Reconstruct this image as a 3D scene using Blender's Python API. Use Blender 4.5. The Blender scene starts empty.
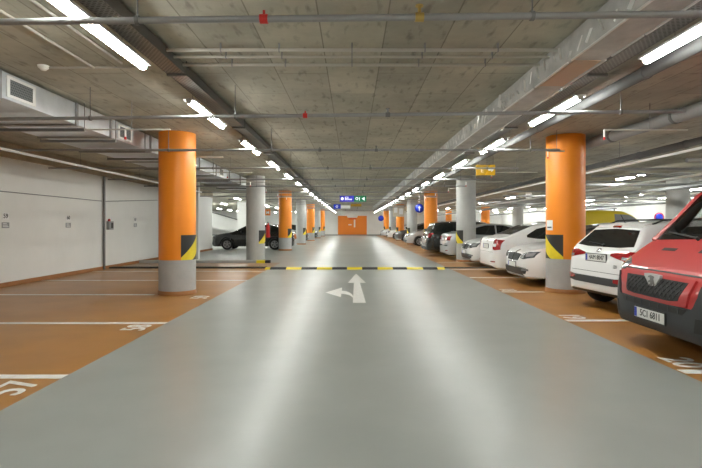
import bpy, bmesh, math, random
from mathutils import Vector, Matrix
from mathutils.bvhtree import BVHTree
random.seed(7)
PI = math.pi
SC = bpy.context.scene
COL = SC.collection

# ------------------------------------------------------------------ materials
def new_mat(name):
    m = bpy.data.materials.new(name); m.use_nodes = True
    nt = m.node_tree
    b = nt.nodes['Principled BSDF']
    return m, nt, b

def mat(name, col, rough=.5, metal=0., noise=0., nscale=6., bump=0., bscale=40., coat=0., spec=.5, stretch=(1, 1, 1)):
    m, nt, b = new_mat(name)
    b.inputs['Base Color'].default_value = (*col, 1)
    b.inputs['Roughness'].default_value = rough
    b.inputs['Metallic'].default_value = metal
    b.inputs['Specular IOR Level'].default_value = spec
    if coat:
        b.inputs['Coat Weight'].default_value = coat
        b.inputs['Coat Roughness'].default_value = .04
    tc = nt.nodes.new('ShaderNodeTexCoord')
    mp = nt.nodes.new('ShaderNodeMapping'); mp.inputs['Scale'].default_value = stretch
    nt.links.new(tc.outputs['Object'], mp.inputs['Vector'])
    if noise:
        n = nt.nodes.new('ShaderNodeTexNoise'); n.inputs['Scale'].default_value = nscale
        n.inputs['Detail'].default_value = 6; n.inputs['Roughness'].default_value = .62
        r = nt.nodes.new('ShaderNodeMapRange')
        r.inputs['From Min'].default_value = .3; r.inputs['From Max'].default_value = .7
        r.inputs['To Min'].default_value = 1 - noise; r.inputs['To Max'].default_value = 1 + noise * .6
        mx = nt.nodes.new('ShaderNodeVectorMath'); mx.operation = 'SCALE'
        mx.inputs[0].default_value = col
        nt.links.new(mp.outputs['Vector'], n.inputs['Vector'])
        nt.links.new(n.outputs['Fac'], r.inputs['Value'])
        nt.links.new(r.outputs['Result'], mx.inputs['Scale'])
        nt.links.new(mx.outputs['Vector'], b.inputs['Base Color'])
    if bump:
        n2 = nt.nodes.new('ShaderNodeTexNoise'); n2.inputs['Scale'].default_value = bscale
        n2.inputs['Detail'].default_value = 4
        bp = nt.nodes.new('ShaderNodeBump'); bp.inputs['Strength'].default_value = bump
        bp.inputs['Distance'].default_value = .01
        nt.links.new(mp.outputs['Vector'], n2.inputs['Vector'])
        nt.links.new(n2.outputs['Fac'], bp.inputs['Height'])
        nt.links.new(bp.outputs['Normal'], b.inputs['Normal'])
    return m

def emit_mat(name, col, strength):
    m, nt, b = new_mat(name)
    b.inputs['Base Color'].default_value = (*col, 1)
    b.inputs['Emission Color'].default_value = (*col, 1)
    b.inputs['Emission Strength'].default_value = strength
    return m

def ceiling_mat():
    m, nt, b = new_mat('board_marked_concrete')
    b.inputs['Roughness'].default_value = .75
    N, Lk = nt.nodes, nt.links
    tc = N.new('ShaderNodeTexCoord')
    br = N.new('ShaderNodeTexBrick')
    br.offset = .37; br.offset_frequency = 2
    br.inputs['Scale'].default_value = 1
    br.inputs['Brick Width'].default_value = 2.5
    br.inputs['Row Height'].default_value = .62
    br.inputs['Mortar Size'].default_value = .008
    br.inputs['Mortar Smooth'].default_value = .4
    br.inputs['Color1'].default_value = (.50, .477, .385, 1)
    br.inputs['Color2'].default_value = (.40, .382, .315, 1)
    br.inputs['Mortar'].default_value = (.25, .235, .19, 1)
    mp = N.new('ShaderNodeMapping'); mp.inputs['Rotation'].default_value = (0, 0, PI / 2)
    mp.inputs['Location'].default_value = (.9, .3, 0)
    Lk.new(tc.outputs['Object'], mp.inputs['Vector']); Lk.new(mp.outputs['Vector'], br.inputs['Vector'])
    n = N.new('ShaderNodeTexNoise'); n.inputs['Scale'].default_value = 1.3; n.inputs['Detail'].default_value = 8
    n.inputs['Roughness'].default_value = .65
    Lk.new(tc.outputs['Object'], n.inputs['Vector'])
    mr = N.new('ShaderNodeMapRange'); mr.inputs['From Min'].default_value = .3; mr.inputs['From Max'].default_value = .7
    mr.inputs['To Min'].default_value = .72; mr.inputs['To Max'].default_value = 1.12
    Lk.new(n.outputs['Fac'], mr.inputs['Value'])
    # dark drip marks
    n3 = N.new('ShaderNodeTexNoise'); n3.inputs['Scale'].default_value = 7; n3.inputs['Detail'].default_value = 5
    mp3 = N.new('ShaderNodeMapping'); mp3.inputs['Scale'].default_value = (1.6, .5, 1)
    Lk.new(tc.outputs['Object'], mp3.inputs['Vector']); Lk.new(mp3.outputs['Vector'], n3.inputs['Vector'])
    mr3 = N.new('ShaderNodeMapRange'); mr3.inputs['From Min'].default_value = .56; mr3.inputs['From Max'].default_value = .72
    mr3.inputs['To Min'].default_value = 1; mr3.inputs['To Max'].default_value = .6
    Lk.new(n3.outputs['Fac'], mr3.inputs['Value'])
    mul = N.new('ShaderNodeMath'); mul.operation = 'MULTIPLY'
    Lk.new(mr.outputs['Result'], mul.inputs[0]); Lk.new(mr3.outputs['Result'], mul.inputs[1])
    sc = N.new('ShaderNodeVectorMath'); sc.operation = 'SCALE'
    Lk.new(br.outputs['Color'], sc.inputs[0]); Lk.new(mul.outputs['Value'], sc.inputs['Scale'])
    Lk.new(sc.outputs['Vector'], b.inputs['Base Color'])
    return m

def floor_mat(name, col, rmin, rmax, var=.08, big=.35):
    """glossy epoxy with faint wear: roughness and colour vary slightly"""
    m, nt, b = new_mat(name)
    N, Lk = nt.nodes, nt.links
    tc = N.new('ShaderNodeTexCoord')
    n = N.new('ShaderNodeTexNoise'); n.inputs['Scale'].default_value = big; n.inputs['Detail'].default_value = 2
    n.inputs['Roughness'].default_value = .6
    Lk.new(tc.outputs['Object'], n.inputs['Vector'])
    mr = N.new('ShaderNodeMapRange'); mr.inputs['From Min'].default_value = .3; mr.inputs['From Max'].default_value = .7
    mr.inputs['To Min'].default_value = rmin; mr.inputs['To Max'].default_value = rmax
    Lk.new(n.outputs['Fac'], mr.inputs['Value']); Lk.new(mr.outputs['Result'], b.inputs['Roughness'])
    n2 = N.new('ShaderNodeTexNoise'); n2.inputs['Scale'].default_value = 1.7; n2.inputs['Detail'].default_value = 8
    Lk.new(tc.outputs['Object'], n2.inputs['Vector'])
    m2 = N.new('ShaderNodeMapRange'); m2.inputs['From Min'].default_value = .3; m2.inputs['From Max'].default_value = .7
    m2.inputs['To Min'].default_value = 1 - var; m2.inputs['To Max'].default_value = 1 + var
    Lk.new(n2.outputs['Fac'], m2.inputs['Value'])
    sc = N.new('ShaderNodeVectorMath'); sc.operation = 'SCALE'; sc.inputs[0].default_value = col
    Lk.new(m2.outputs['Result'], sc.inputs['Scale']); Lk.new(sc.outputs['Vector'], b.inputs['Base Color'])
    n4 = N.new('ShaderNodeTexNoise'); n4.inputs['Scale'].default_value = 3.0; n4.inputs['Detail'].default_value = 3
    Lk.new(tc.outputs['Object'], n4.inputs['Vector'])
    bp = N.new('ShaderNodeBump'); bp.inputs['Strength'].default_value = .02; bp.inputs['Distance'].default_value = .02
    Lk.new(n4.outputs['Fac'], bp.inputs['Height']); Lk.new(bp.outputs['Normal'], b.inputs['Normal'])
    b.inputs['Specular IOR Level'].default_value = .45
    return m

def tray_mat():
    m, nt, b = new_mat('perforated_galvanised_tray')
    N, Lk = nt.nodes, nt.links
    b.inputs['Roughness'].default_value = .45; b.inputs['Metallic'].default_value = .6
    tc = N.new('ShaderNodeTexCoord')
    br = N.new('ShaderNodeTexBrick'); br.inputs['Scale'].default_value = 1
    br.inputs['Brick Width'].default_value = .045; br.inputs['Row Height'].default_value = .03
    br.inputs['Mortar Size'].default_value = .009
    br.inputs['Color1'].default_value = (.07, .07, .07, 1); br.inputs['Color2'].default_value = (.10, .10, .095, 1)
    br.inputs['Mortar'].default_value = (.34, .34, .33, 1)
    Lk.new(tc.outputs['Object'], br.inputs['Vector']); Lk.new(br.outputs['Color'], b.inputs['Base Color'])
    return m

def mesh_mat(name, c1, c2, w, h, gap, rough=.5):
    m, nt, b = new_mat(name)
    N, Lk = nt.nodes, nt.links
    b.inputs['Roughness'].default_value = rough
    tc = N.new('ShaderNodeTexCoord')
    mp = N.new('ShaderNodeMapping'); mp.inputs['Rotation'].default_value = (0, PI / 2, 0)
    br = N.new('ShaderNodeTexBrick'); br.inputs['Scale'].default_value = 1
    br.inputs['Brick Width'].default_value = w; br.inputs['Row Height'].default_value = h
    br.inputs['Mortar Size'].default_value = gap
    br.inputs['Color1'].default_value = (*c1, 1); br.inputs['Color2'].default_value = (*c1, 1)
    br.inputs['Mortar'].default_value = (*c2, 1)
    sep = N.new('ShaderNodeSeparateXYZ'); cmb = N.new('ShaderNodeCombineXYZ')
    Lk.new(tc.outputs['Object'], sep.inputs[0])
    Lk.new(sep.outputs['Y'], cmb.inputs['X']); Lk.new(sep.outputs['Z'], cmb.inputs['Y'])
    Lk.new(cmb.outputs[0], br.inputs['Vector']); Lk.new(br.outputs['Color'], b.inputs['Base Color'])
    return m

def glass_mat(name, tint=(.75, .8, .8), refl=.12):
    m = bpy.data.materials.new(name); m.use_nodes = True
    nt = m.node_tree; N, Lk = nt.nodes, nt.links
    N.remove(N['Principled BSDF'])
    out = N['Material Output']
    tr = N.new('ShaderNodeBsdfTransparent'); tr.inputs[0].default_value = (*tint, 1)
    gl = N.new('ShaderNodeBsdfGlossy'); gl.inputs['Roughness'].default_value = .02
    fr = N.new('ShaderNodeFresnel'); fr.inputs['IOR'].default_value = 1.5
    mx = N.new('ShaderNodeMixShader')
    Lk.new(fr.outputs[0], mx.inputs[0]); Lk.new(tr.outputs[0], mx.inputs[1]); Lk.new(gl.outputs[0], mx.inputs[2])
    Lk.new(mx.outputs[0], out.inputs['Surface'])
    return m

M = {}
M['ceiling'] = ceiling_mat()
M['lane'] = floor_mat('grey_epoxy_floor', (.315, .330, .308), .28, .34, .05)
M['bay'] = floor_mat('orange_brown_epoxy_floor', (.40, .185, .045), .30, .38, .10)
M['bayfar'] = floor_mat('worn_brown_epoxy_floor', (.35, .20, .10), .26, .34, .10)
M['wall'] = mat('white_wall_paint', (.76, .76, .735), .6, noise=.05, nscale=.8)
M['beige'] = mat('bare_beige_concrete', (.42, .36, .27), .8, noise=.2, nscale=2)
M['concrete'] = mat('grey_column_concrete', (.45, .45, .435), .65, noise=.16, nscale=2.2, bump=.15, stretch=(1, 1, .5))
M['colbase'] = mat('grey_column_paint', (.43, .43, .425), .55, noise=.10, nscale=4)
M['orange'] = mat('orange_column_paint', (.87, .265, .010), .42, noise=.05, nscale=1.5)
M['skirt'] = mat('brown_skirting_paint', (.34, .14, .035), .5, noise=.12)
M['whitepaint'] = mat('white_road_paint', (.80, .79, .76), .5, noise=.10, nscale=14)
M['yellow'] = mat('yellow_plastic', (.80, .63, .02), .5, noise=.1, nscale=12)
M['black'] = mat('black_plastic', (.022, .022, .022), .5)
M['blackrub'] = mat('black_rubber', (.03, .03, .03), .75, noise=.2, nscale=20)
M['joint'] = mat('dark_joint_filler', (.05, .045, .04), .7)
M['galv'] = mat('galvanised_sheet', (.72, .75, .79), .30, .85, noise=.12, nscale=3)
M['galvpipe'] = mat('galvanised_pipe', (.33, .33, .33), .55, .4, noise=.10, nscale=8)
M['steel'] = mat('dark_support_steel', (.20, .20, .20), .5, .5)
M['foil'] = mat('dull_foil_wrap', (.54, .54, .53), .5, .3, noise=.28, nscale=3.5, bump=.5, bscale=9)
M['foilbright'] = mat('bright_torn_foil', (.82, .82, .80), .28, .6)
M['greypipe'] = mat('grey_plastic_pipe', (.24, .245, .245), .45, noise=.08, nscale=3)
M['darkpipe'] = mat('dark_grey_pipe', (.16, .16, .16), .75, spec=.2)
M['whitetrunk'] = mat('white_trunking', (.88, .88, .86), .45)
M['conduit'] = mat('pale_conduit', (.52, .50, .45), .45)
M['tray'] = tray_mat()
M['red'] = mat('red_paint', (.60, .025, .02), .4)
M['brass'] = mat('brass', (.55, .38, .12), .35, .8)
M['lamp'] = emit_mat('lit_diffuser', (.975, 1, .945), 31)
M['lampfar'] = emit_mat('lit_diffuser_side_hall', (.975, 1, .955), 50)
M['housing'] = mat('light_grey_housing', (.55, .55, .55), .5)
M['grillmesh'] = mesh_mat('vent_mesh', (.015, .018, .018), (.16, .17, .17), .03, .03, .008)
M['carwhite'] = mat('white_car_paint', (.80, .80, .80), .3, coat=.7)
M['carsilver'] = mat('silver_car_paint', (.52, .53, .54), .32, .5, coat=.7)
M['cardark'] = mat('dark_green_black_car_paint', (.012, .015, .014), .25, coat=1)
M['carblack'] = mat('black_car_paint', (.007, .007, .008), .2, coat=1)
M['cargrey'] = mat('dark_grey_car_paint', (.11, .11, .11), .3, .4, coat=.8)
M['carred'] = mat('faded_red_van_paint', (.50, .045, .045), .35, coat=.5, noise=.06, nscale=3)
M['caryellow'] = mat('yellow_van_paint', (.62, .47, .02), .4, coat=.4)
M['bumper'] = mat('grey_bumper_plastic', (.048, .051, .055), .6, bump=.1, bscale=120)
M['carglass'] = mat('tinted_car_glass', (.012, .014, .014), .06, coat=0, spec=.7)
M['clearglass'] = glass_mat('clear_windscreen_glass')
M['frit'] = mat('black_glass_border', (.01, .01, .01), .15)
M['cabin'] = mat('dark_cabin_plastic', (.09, .09, .095), .7)
M['seat'] = mat('grey_seat_cloth', (.10, .10, .11), .9)
M['chrome'] = mat('chrome', (.72, .72, .73), .15, 1.)
M['emblem'] = mat('pale_silver_emblem', (.70, .70, .71), .25, .25, coat=.5)
M['alloy'] = mat('silver_alloy', (.48, .48, .49), .32, .8)
M['tyre'] = mat('tyre_rubber', (.018, .018, .018), .8)
M['lens_red'] = mat('red_lamp_lens', (.30, .008, .011), .12, coat=1)
M['lens_clear'] = mat('clear_lamp_lens', (.42, .44, .46), .1, .5, coat=1)
M['lens_dark'] = mat('smoked_lamp_lens', (.10, .11, .12), .1, .4, coat=1)
M['plate'] = mat('white_number_plate', (.72, .72, .70), .45)
M['plateblue'] = mat('blue_plate_strip', (.02, .05, .45), .45)
M['ink'] = mat('black_ink', (.02, .02, .02), .6)
M['grillblack'] = mesh_mat('black_grille_mesh', (.006, .006, .006), (.05, .05, .05), .05, .03, .007, .4)
M['sign_blue'] = emit_mat('lit_blue_sign', (.03, .03, .42), .25)
M['sign_green'] = emit_mat('lit_green_sign', (.0, .12, .045), .3)
M['sign_white'] = emit_mat('lit_white_symbol', (.9, .9, .95), .35)
M['signplate_blue'] = mat('blue_sign_sheet', (.015, .04, .50), .4)
M['signplate_yellow'] = mat('yellow_sign_sheet', (.72, .42, .015), .4)
M['signplate_ochre'] = mat('dark_ochre_sign_sheet', (.44, .26, .015), .4)
M['signplate_white'] = mat('white_sign_sheet', (.78, .78, .78), .5)
M['signplate_pale'] = mat('pale_grey_lettering', (.85, .72, .60), .5)
M['panel_orange'] = mat('orange_wall_panel', (.80, .215, .012), .5)
M['paper'] = mat('white_paper', (.80, .80, .80), .7)
M['beigeboard'] = mat('beige_board', (.60, .53, .42), .7, noise=.15, nscale=9)
M['box'] = mat('grey_metal_box', (.28, .29, .29), .5)

# ------------------------------------------------------------------ mesh builder
class MB:
    def __init__(s): s.v = []; s.f = []; s.m = []; s.sm = []
    def add(s, vs, fs, mi=0, smooth=False):
        o = len(s.v); s.v += [tuple(v) for v in vs]
        for f in fs:
            s.f.append([i + o for i in f]); s.m.append(mi); s.sm.append(smooth)
        return s
    def box(s, x0, x1, y0, y1, z0, z1, mi=0):
        vs = [(x0, y0, z0), (x1, y0, z0), (x1, y1, z0), (x0, y1, z0), (x0, y0, z1), (x1, y0, z1), (x1, y1, z1), (x0, y1, z1)]
        return s.add(vs, [(0, 3, 2, 1), (4, 5, 6, 7), (0, 1, 5, 4), (1, 2, 6, 5), (2, 3, 7, 6), (3, 0, 4, 7)], mi)
    def cyl(s, p0, p1, r, n=16, mi=0, r1=None, caps=True):
        p0, p1 = Vector(p0), Vector(p1); d = (p1 - p0).normalized()
        a = d.orthogonal().normalized(); b = d.cross(a)
        r1 = r if r1 is None else r1
        vs = []
        for p, rr in ((p0, r), (p1, r1)):
            for i in range(n):
                t = 2 * PI * i / n
                vs.append(p + a * (rr * math.cos(t)) + b * (rr * math.sin(t)))
        s.add(vs, [(i, (i + 1) % n, n + (i + 1) % n, n + i) for i in range(n)], mi, True)
        if caps:
            s.add(vs[:n], [tuple(reversed(range(n)))], mi); s.add(vs[n:], [tuple(range(n))], mi)
        return s
    def lathe(s, prof, c=(0, 0, 0), axis='z', n=32, mi=0, smooth=True):
        """prof: list of (r, h)"""
        vs = []; k = len(prof)
        for i in range(n):
            t = 2 * PI * i / n
            for r, h in prof:
                if axis == 'z': vs.append((c[0] + r * math.cos(t), c[1] + r * math.sin(t), c[2] + h))
                else: vs.append((c[0] + r * math.cos(t), c[1] + h, c[2] + r * math.sin(t)))
        fs = []
        for i in range(n):
            j = (i + 1) % n
            for q in range(k - 1):
                f = (i * k + q, j * k + q, j * k + q + 1, i * k + q + 1)
                fs.append(f if axis == 'z' else tuple(reversed(f)))
        return s.add(vs, fs, mi, smooth)
    def prism(s, poly, h0, h1, plane='xy', mi=0):
        """extrude a polygon; plane names the polygon's two axes, h the third"""
        def P(a, b, h):
            return {'xy': (a, b, h), 'xz': (a, h, b), 'yz': (h, a, b)}[plane]
        n = len(poly)
        vs = [P(a, b, h0) for a, b in poly] + [P(a, b, h1) for a, b in poly]
        fs = [tuple(range(n)), tuple(range(2 * n - 1, n - 1, -1))] + [(i, n + i, n + (i + 1) % n, (i + 1) % n) for i in range(n)]
        return s.add(vs, fs, mi)
    def build(s, name, m, parent=None, bevel=0, fixn=True):
        me = bpy.data.meshes.new(name)
        me.from_pydata(s.v, [], s.f); me.update()
        for mm in (m if isinstance(m, (list, tuple)) else [m]): me.materials.append(mm)
        for p, mi, sm in zip(me.polygons, s.m, s.sm): p.material_index = mi; p.use_smooth = sm
        if fixn:
            bm = bmesh.new(); bm.from_mesh(me)
            bmesh.ops.recalc_face_normals(bm, faces=bm.faces)
            bm.to_mesh(me); bm.free()
        o = bpy.data.objects.new(name, me); COL.objects.link(o)
        if parent: o.parent = parent
        if bevel:
            md = o.modifiers.new('bevel', 'BEVEL'); md.width = bevel; md.segments = 2; md.limit_method = 'ANGLE'
        return o

def tag(o, label, cat, group=None, kind=None):
    o['label'] = label; o['category'] = cat
    if group: o['group'] = group
    if kind: o['kind'] = kind
    return o
def thing(name, label, cat, loc=(0, 0, 0), rz=0, group=None, kind=None):
    o = bpy.data.objects.new(name, None); COL.objects.link(o)
    o.empty_display_size = .2
    o.location = loc; o.rotation_euler = (0, 0, rz)
    return tag(o, label, cat, group, kind)
def structure(o):
    o['kind'] = 'structure'; return o
def plabel(o, l):
    o['label'] = l; return o

def text_geo(txt, size, depth=.002, align='CENTER'):
    cu = bpy.data.curves.new('t', 'FONT'); cu.body = txt; cu.size = size; cu.extrude = depth
    cu.align_x = align; cu.align_y = 'CENTER'; cu.resolution_u = 3
    ob = bpy.data.objects.new('t', cu); COL.objects.link(ob)
    dg = bpy.context.evaluated_depsgraph_get(); dg.update()
    me = bpy.data.meshes.new_from_object(ob.evaluated_get(dg))
    vs = [v.co.copy() for v in me.vertices]; fs = [list(p.vertices) for p in me.polygons]
    bpy.data.objects.remove(ob); bpy.data.curves.remove(cu); bpy.data.meshes.remove(me)
    return vs, fs
def text_mb(txt, size, mx, depth=.002, sx=1., mb=None, bold=0):
    vs, fs = text_geo(txt, size, depth)
    mb = mb or MB()
    offs = [0] if not bold else [-bold, 0, bold]
    for k, o in enumerate(offs):
        mb.add([mx @ Vector((v.x * sx + o, v.y, v.z + k * .0004)) for v in vs], fs)
    return mb
# frames for text: x axis / y axis / normal in world
def frame(o, ax, ay):
    ax, ay = Vector(ax), Vector(ay); az = ax.cross(ay)
    m = Matrix.Identity(4)
    for i in range(3): m[i][0], m[i][1], m[i][2], m[i][3] = ax[i], ay[i], az[i], o[i]
    return m
def flip_z(m): return m

ORD = ['nearest', 'second', 'third', 'fourth', 'fifth', 'sixth', 'seventh', 'eighth', 'ninth', 'tenth', 'eleventh', 'twelfth', 'thirteenth',
       'fourteenth', 'fifteenth', 'sixteenth', 'seventeenth', 'eighteenth', 'nineteenth', 'twentieth', 'twenty-first', 'twenty-second']

# ------------------------------------------------------------------ camera
CH = 1.40; F = 479.; HX = 352.; HY = 225.
cam = bpy.data.cameras.new('camera'); camo = bpy.data.objects.new('camera', cam); COL.objects.link(camo)
camo.location = (0, 0, CH); camo.rotation_euler = (PI / 2, 0, 0)
cam.sensor_width = 36; cam.lens = F / 702 * 36
cam.shift_x = -(HX - 351) / 702; cam.shift_y = (HY - 234) / 702
cam.clip_start = .05; cam.clip_end = 200
SC.camera = camo

# ------------------------------------------------------------------ setting
HC = 3.27                     # ceiling height
XL, XR = -7.85, 20.0          # side walls
YB, YF = -8.0, 64.0           # wall behind the camera, far wall
XLL = -22.0
EL, ER = -2.65, 3.12          # edges of the grey lane
YJ = 15.55                    # joint
YW = 26.9                     # end of the left wall

fb = MB()
def fq(x0, x1, y0, y1, mi): fb.add([(x0, y0, 0), (x1, y0, 0), (x1, y1, 0), (x0, y1, 0)], [(0, 1, 2, 3)], mi)
fq(EL, ER, YB, YF, 0)
fq(XL - .3, EL, YB, YJ, 1)
fq(XL - .3, EL, YJ, 17.8, 2)
fq(XLL, EL, 17.8, YF, 0)
fq(ER, 9.0, YB, YF, 1)
fq(9.0, 11.0, YB, YF, 1)
fq(11.0, XR, YB, YF, 0)
fb.box(XLL, XR, YB, YF, -.25, -.02, 0)
structure(fb.build('floor', [M['lane'], M['bay'], M['bayfar']]))
structure(MB().box(XLL, XR, YB, YF, HC, HC + .3).build('ceiling', M['ceiling']))
structure(MB().box(XL - .25, XL, YB, YW, 0, 2.93).build('wall_left', M['wall']))
structure(MB().box(XL - .25, XL + .05, YB, YW, 2.93, HC).build('trim_1', M['beige']))
structure(MB().box(XL - .03, XL + .025, YB, YW, 0, .10).build('baseboard_left', M['skirt']))
structure(MB().box(XLL, XL - .25, YW - .25, YW, 0, HC).build('wall_recess', M['wall']))
structure(MB().box(XLL - .2, XLL, YW - .25, YF, 0, HC).build('wall_far_left', M['wall']))
structure(MB().box(XR, XR + .2, YB, YF, 0, HC).build('wall_right', M['wall']))
structure(MB().box(XLL, XR, YF, YF + .2, 0, HC).build('wall_far', M['wall']))
structure(MB().box(XL - .25, XR, YB - .2, YB, 0, HC).build('wall_behind', M['wall']))
structure(MB().box(XLL, XR, YF - .03, YF, 0, .14).build('baseboard_far', M['box']))
# short wall stub at the left, just before the kerb
structure(MB().box(XL, -6.22, 19.4, 19.6, 0, HC).build('wall_stub', M['wall']))
# expansion joint across the floor
structure(MB().box(XL, -2.77, YJ - .12, YJ + .12, -.01, .045).build('trim_2', M['joint']))
structure(MB().box(2.95, ER + 6.5, YJ - .12, YJ + .12, -.01, .03).build('trim_3', M['joint']))

# far orange panel with the level number
pn = thing('wall_mounted_level_panel', 'orange panel on the far wall reading minus one', 'wall panel', (0.05, YF - .04, 0))
pp = [(-1.92, .12), (1.92, .12), (1.92, 2.62), (.75, 2.62), (.62, 2.38), (-.62, 2.38), (-.75, 2.62), (-1.92, 2.62)]
MB().prism(pp, -.03, .0, 'xz').build('panel_board', M['panel_orange'], pn)
mx = frame((.05, -.035, 1.55), (1, 0, 0), (0, 0, 1))
tb = text_mb('-1', 1.5, mx, .004, bold=.03)
plabel(tb.build('lettering', M['signplate_pale'], pn), 'pale lettering')
MB().box(-.5, .5, -.04, -.03, 2.16, 2.27).build('caption_strip', M['red'], pn)

# ------------------------------------------------------------------ bay lines and numbers
LL = [4.42, 6.83, 9.62, 12.1, 14.45]
for i, y in enumerate(LL):
    w = .055
    x0 = XL + .03
    o = MB().box(x0, EL if i != 2 else -3.97, y - w, y + w, 0, .003).build('bay_line', M['whitepaint'])
    tag(o, '%s white bay line on the orange floor along the left wall' % ['nearest', 'second nearest', 'third nearest', 'fourth nearest', 'farthest'][i], 'bay line', 'white bay lines on the left')
LR = [4.57, 7.02, 10.02, 12.75, 15.1, 17.8, 20.4, 22.9, 25.5, 28.1, 30.8, 33.5, 36.2, 39., 41.8]
RL = ['nearest white bay line, under the red van bumper', 'white bay line between red van and white hatchback', 'white bay line running past the first right column', 'white bay line beside the nearest white saloon nose',
      'white bay line at the end of the speed hump, right', 'white bay line below the grey column on the right']
for i, y in enumerate(LR):
    x1 = 3.8 if i == 0 else 8.6 if abs(y - 10.02) > .1 else 4.02
    if abs(y - 17.8) < .1: x1 = 8.6
    o = MB().box(ER + .02, x1, y - .06, y + .06, 0, .003).build('bay_line', M['whitepaint'])
    tag(o, RL[i] if i < len(RL) else 'distant white bay line under the far parked cars on the right', 'bay line', 'white bay lines on the right')
def floor_number(txt, x, y, left, lab):
    if left: mx = frame((x, y, .0025), (0, 1, 0), (-1, 0, 0))
    else: mx = frame((x, y, .0025), (0, -1, 0), (1, 0, 0))
    mb = text_mb(txt, .46, mx, .0012, sx=.80, bold=.010)
    tag(mb.build('bay_number', M['whitepaint']), lab, 'floor number', 'painted bay numbers')
floor_number('57', -2.89, 4.11, True, 'white painted number 57 on the nearest left bay')
floor_number('58', -2.92, 6.53, True, 'white painted number 58 on the second left bay')
floor_number('59', -2.92, 9.28, True, 'white painted number 59 beside the left orange column')
floor_number('20', 3.36, 4.88, False, 'white painted number at the nearest right bay line')
floor_number('19', 3.34, 7.32, False, 'white painted number in front of the white hatchback')
floor_number('18', 3.34, 10.32, False, 'white painted number left of the right orange column')

# direction arrow on the lane: straight on and left
ar = thing('direction_arrow', 'white straight and left turn arrow painted on the lane', 'road arrow')
ab = MB()
ab.prism([(.015, 8.6), (.25, 8.6), (.19, 11.6), (.335, 11.6), (.115, 13.75), (-.10, 11.6), (.045, 11.6)], 0, .003)
ab.build('straight_arrow', M['whitepaint'], ar)
ab = MB()
curve_in, curve_out = [], []
for k in range(9):
    t = k / 8
    a = t * PI / 2
    curve_out.append((-.22 + .25 * math.sin(a), 9.15 + 1.02 * math.cos(a)))
    curve_in.append((-.22 + .25 * math.sin(a), 8.95 + .76 * math.cos(a)))
vs = [(x, y, .0035) for x, y in curve_out] + [(x, y, .0035) for x, y in curve_in]
ab.add(vs, [(i, i + 1, 10 + i, 9 + i) for i in range(8)])
ab.prism([(-.22, 9.3), (-.22, 10.7), (-.55, 9.92)], 0, .003)
ab.build('left_arrow', M['whitepaint'], ar)

# speed hump
sh = thing('speed_hump', 'black and yellow striped speed hump across the lane', 'speed hump', (0, 15.28, 0))
bx = [-2.75, -2.59, -2.08, -1.6, -1.11, -.63, -.16, .32, .81, 1.29, 1.74, 2.24, 2.7, 2.93]
hp = [(-.22, 0), (-.19, .022), (-.10, .05), (0, .058), (.10, .05), (.19, .022), (.22, 0)]
for i in range(len(bx) - 1):
    o = MB().prism([(y, z) for y, z in hp], bx[i] + .003, bx[i + 1] - .003, 'yz').build('end_cap' if i in (0, 12) else 'hump_segment', M['yellow'] if i % 2 == 0 else M['blackrub'], sh)
    plabel(o, 'yellow segment' if i % 2 == 0 else 'black segment')
# kerb with painted end
kb = thing('kerb', 'low concrete kerb on the left ending in yellow and black', 'kerb', (0, 17.7, 0))
MB().box(XL + .03, -3.52, -.1, .1, 0, .10).build('kerb_stone', M['concrete'], kb, .008)
plabel(MB().box(-3.52, -3.2, -.1, .1, 0, .10).build('painted_end', M['yellow'], kb, .008), 'yellow end')
plabel(MB().box(-3.2, -3.02, -.1, .1, 0, .10).build('painted_end', M['blackrub'], kb, .008), 'black end')

# ------------------------------------------------------------------ columns
def cyl_patch(r, th0, th1, lo, hi, side, n=14, m=6):
    """curved patch on a column facing -y, swinging towards the lane; lo/hi: z as functions of u"""
    vs = []
    for i in range(n + 1):
        u = i / n; th = th0 + (th1 - th0) * u
        for j in range(m + 1):
            z = lo(u) + (hi(u) - lo(u)) * j / m
            vs.append((side * r * math.sin(th), -r * math.cos(th), z))
    fs = [(i * (m + 1) + j, (i + 1) * (m + 1) + j, (i + 1) * (m + 1) + j + 1, i * (m + 1) + j + 1) for i in range(n) for j in range(m)]
    return MB().add(vs, fs, 0, True)
def column(x, y, r, orange, label, group, side=1, sticker=True, zb=.70):
    t = thing('concrete_column', label, 'column', (x, y, 0), 0, group, 'thing')
    up = MB().lathe([(r, zb), (r, HC - .004)], n=48)
    plabel(up.build('shaft', M['orange'] if orange else M['concrete'], t, fixn=False), 'orange painted shaft' if orange else 'bare grey shaft')
    MB().lathe([(r, 0), (r, zb)], n=48).build('column_base', M['colbase'] if orange else M['concrete'], t, fixn=False)
    MB().lathe([(r + .001, .085), (r + .012, .08), (r + .014, 0)][::-1], n=48).build('skirting', M['skirt'], t, fixn=False)
    if sticker:
        a0, a1 = math.radians(30), math.radians(104)
        st = cyl_patch(r + .004, a0, a1, lambda u: zb, lambda u: zb + .5, side).build('hazard_sticker', M['black'], t, fixn=False)
        cyl_patch(r + .007, a0, a1, lambda u: zb + .5 * max(.0, (u - .55) * .75), lambda u: zb + .5 * min(1., .10 + .92 * u), side).build('yellow_stripe', M['yellow'], st, fixn=False)
        for ob in (st, st.children[0]):
            for p in ob.data.polygons: pass
    return t
YC = [9.8, 18.3, 26.4, 34.5, 42.6, 50.7, 58.8]
YCR = [10.1, 18.4, 26.5, 34.6, 43., 51., 59.5]
LC = ['orange column on the left with grey base, nearest', 'bare grey column beside the fire extinguisher on the left', 'second orange column on the left, before the black car', 'pale grey column behind the second orange left column',
      'third orange column on the left, far off', 'far grey column on the left between orange ones', 'farthest orange column on the left near the end wall']
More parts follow.
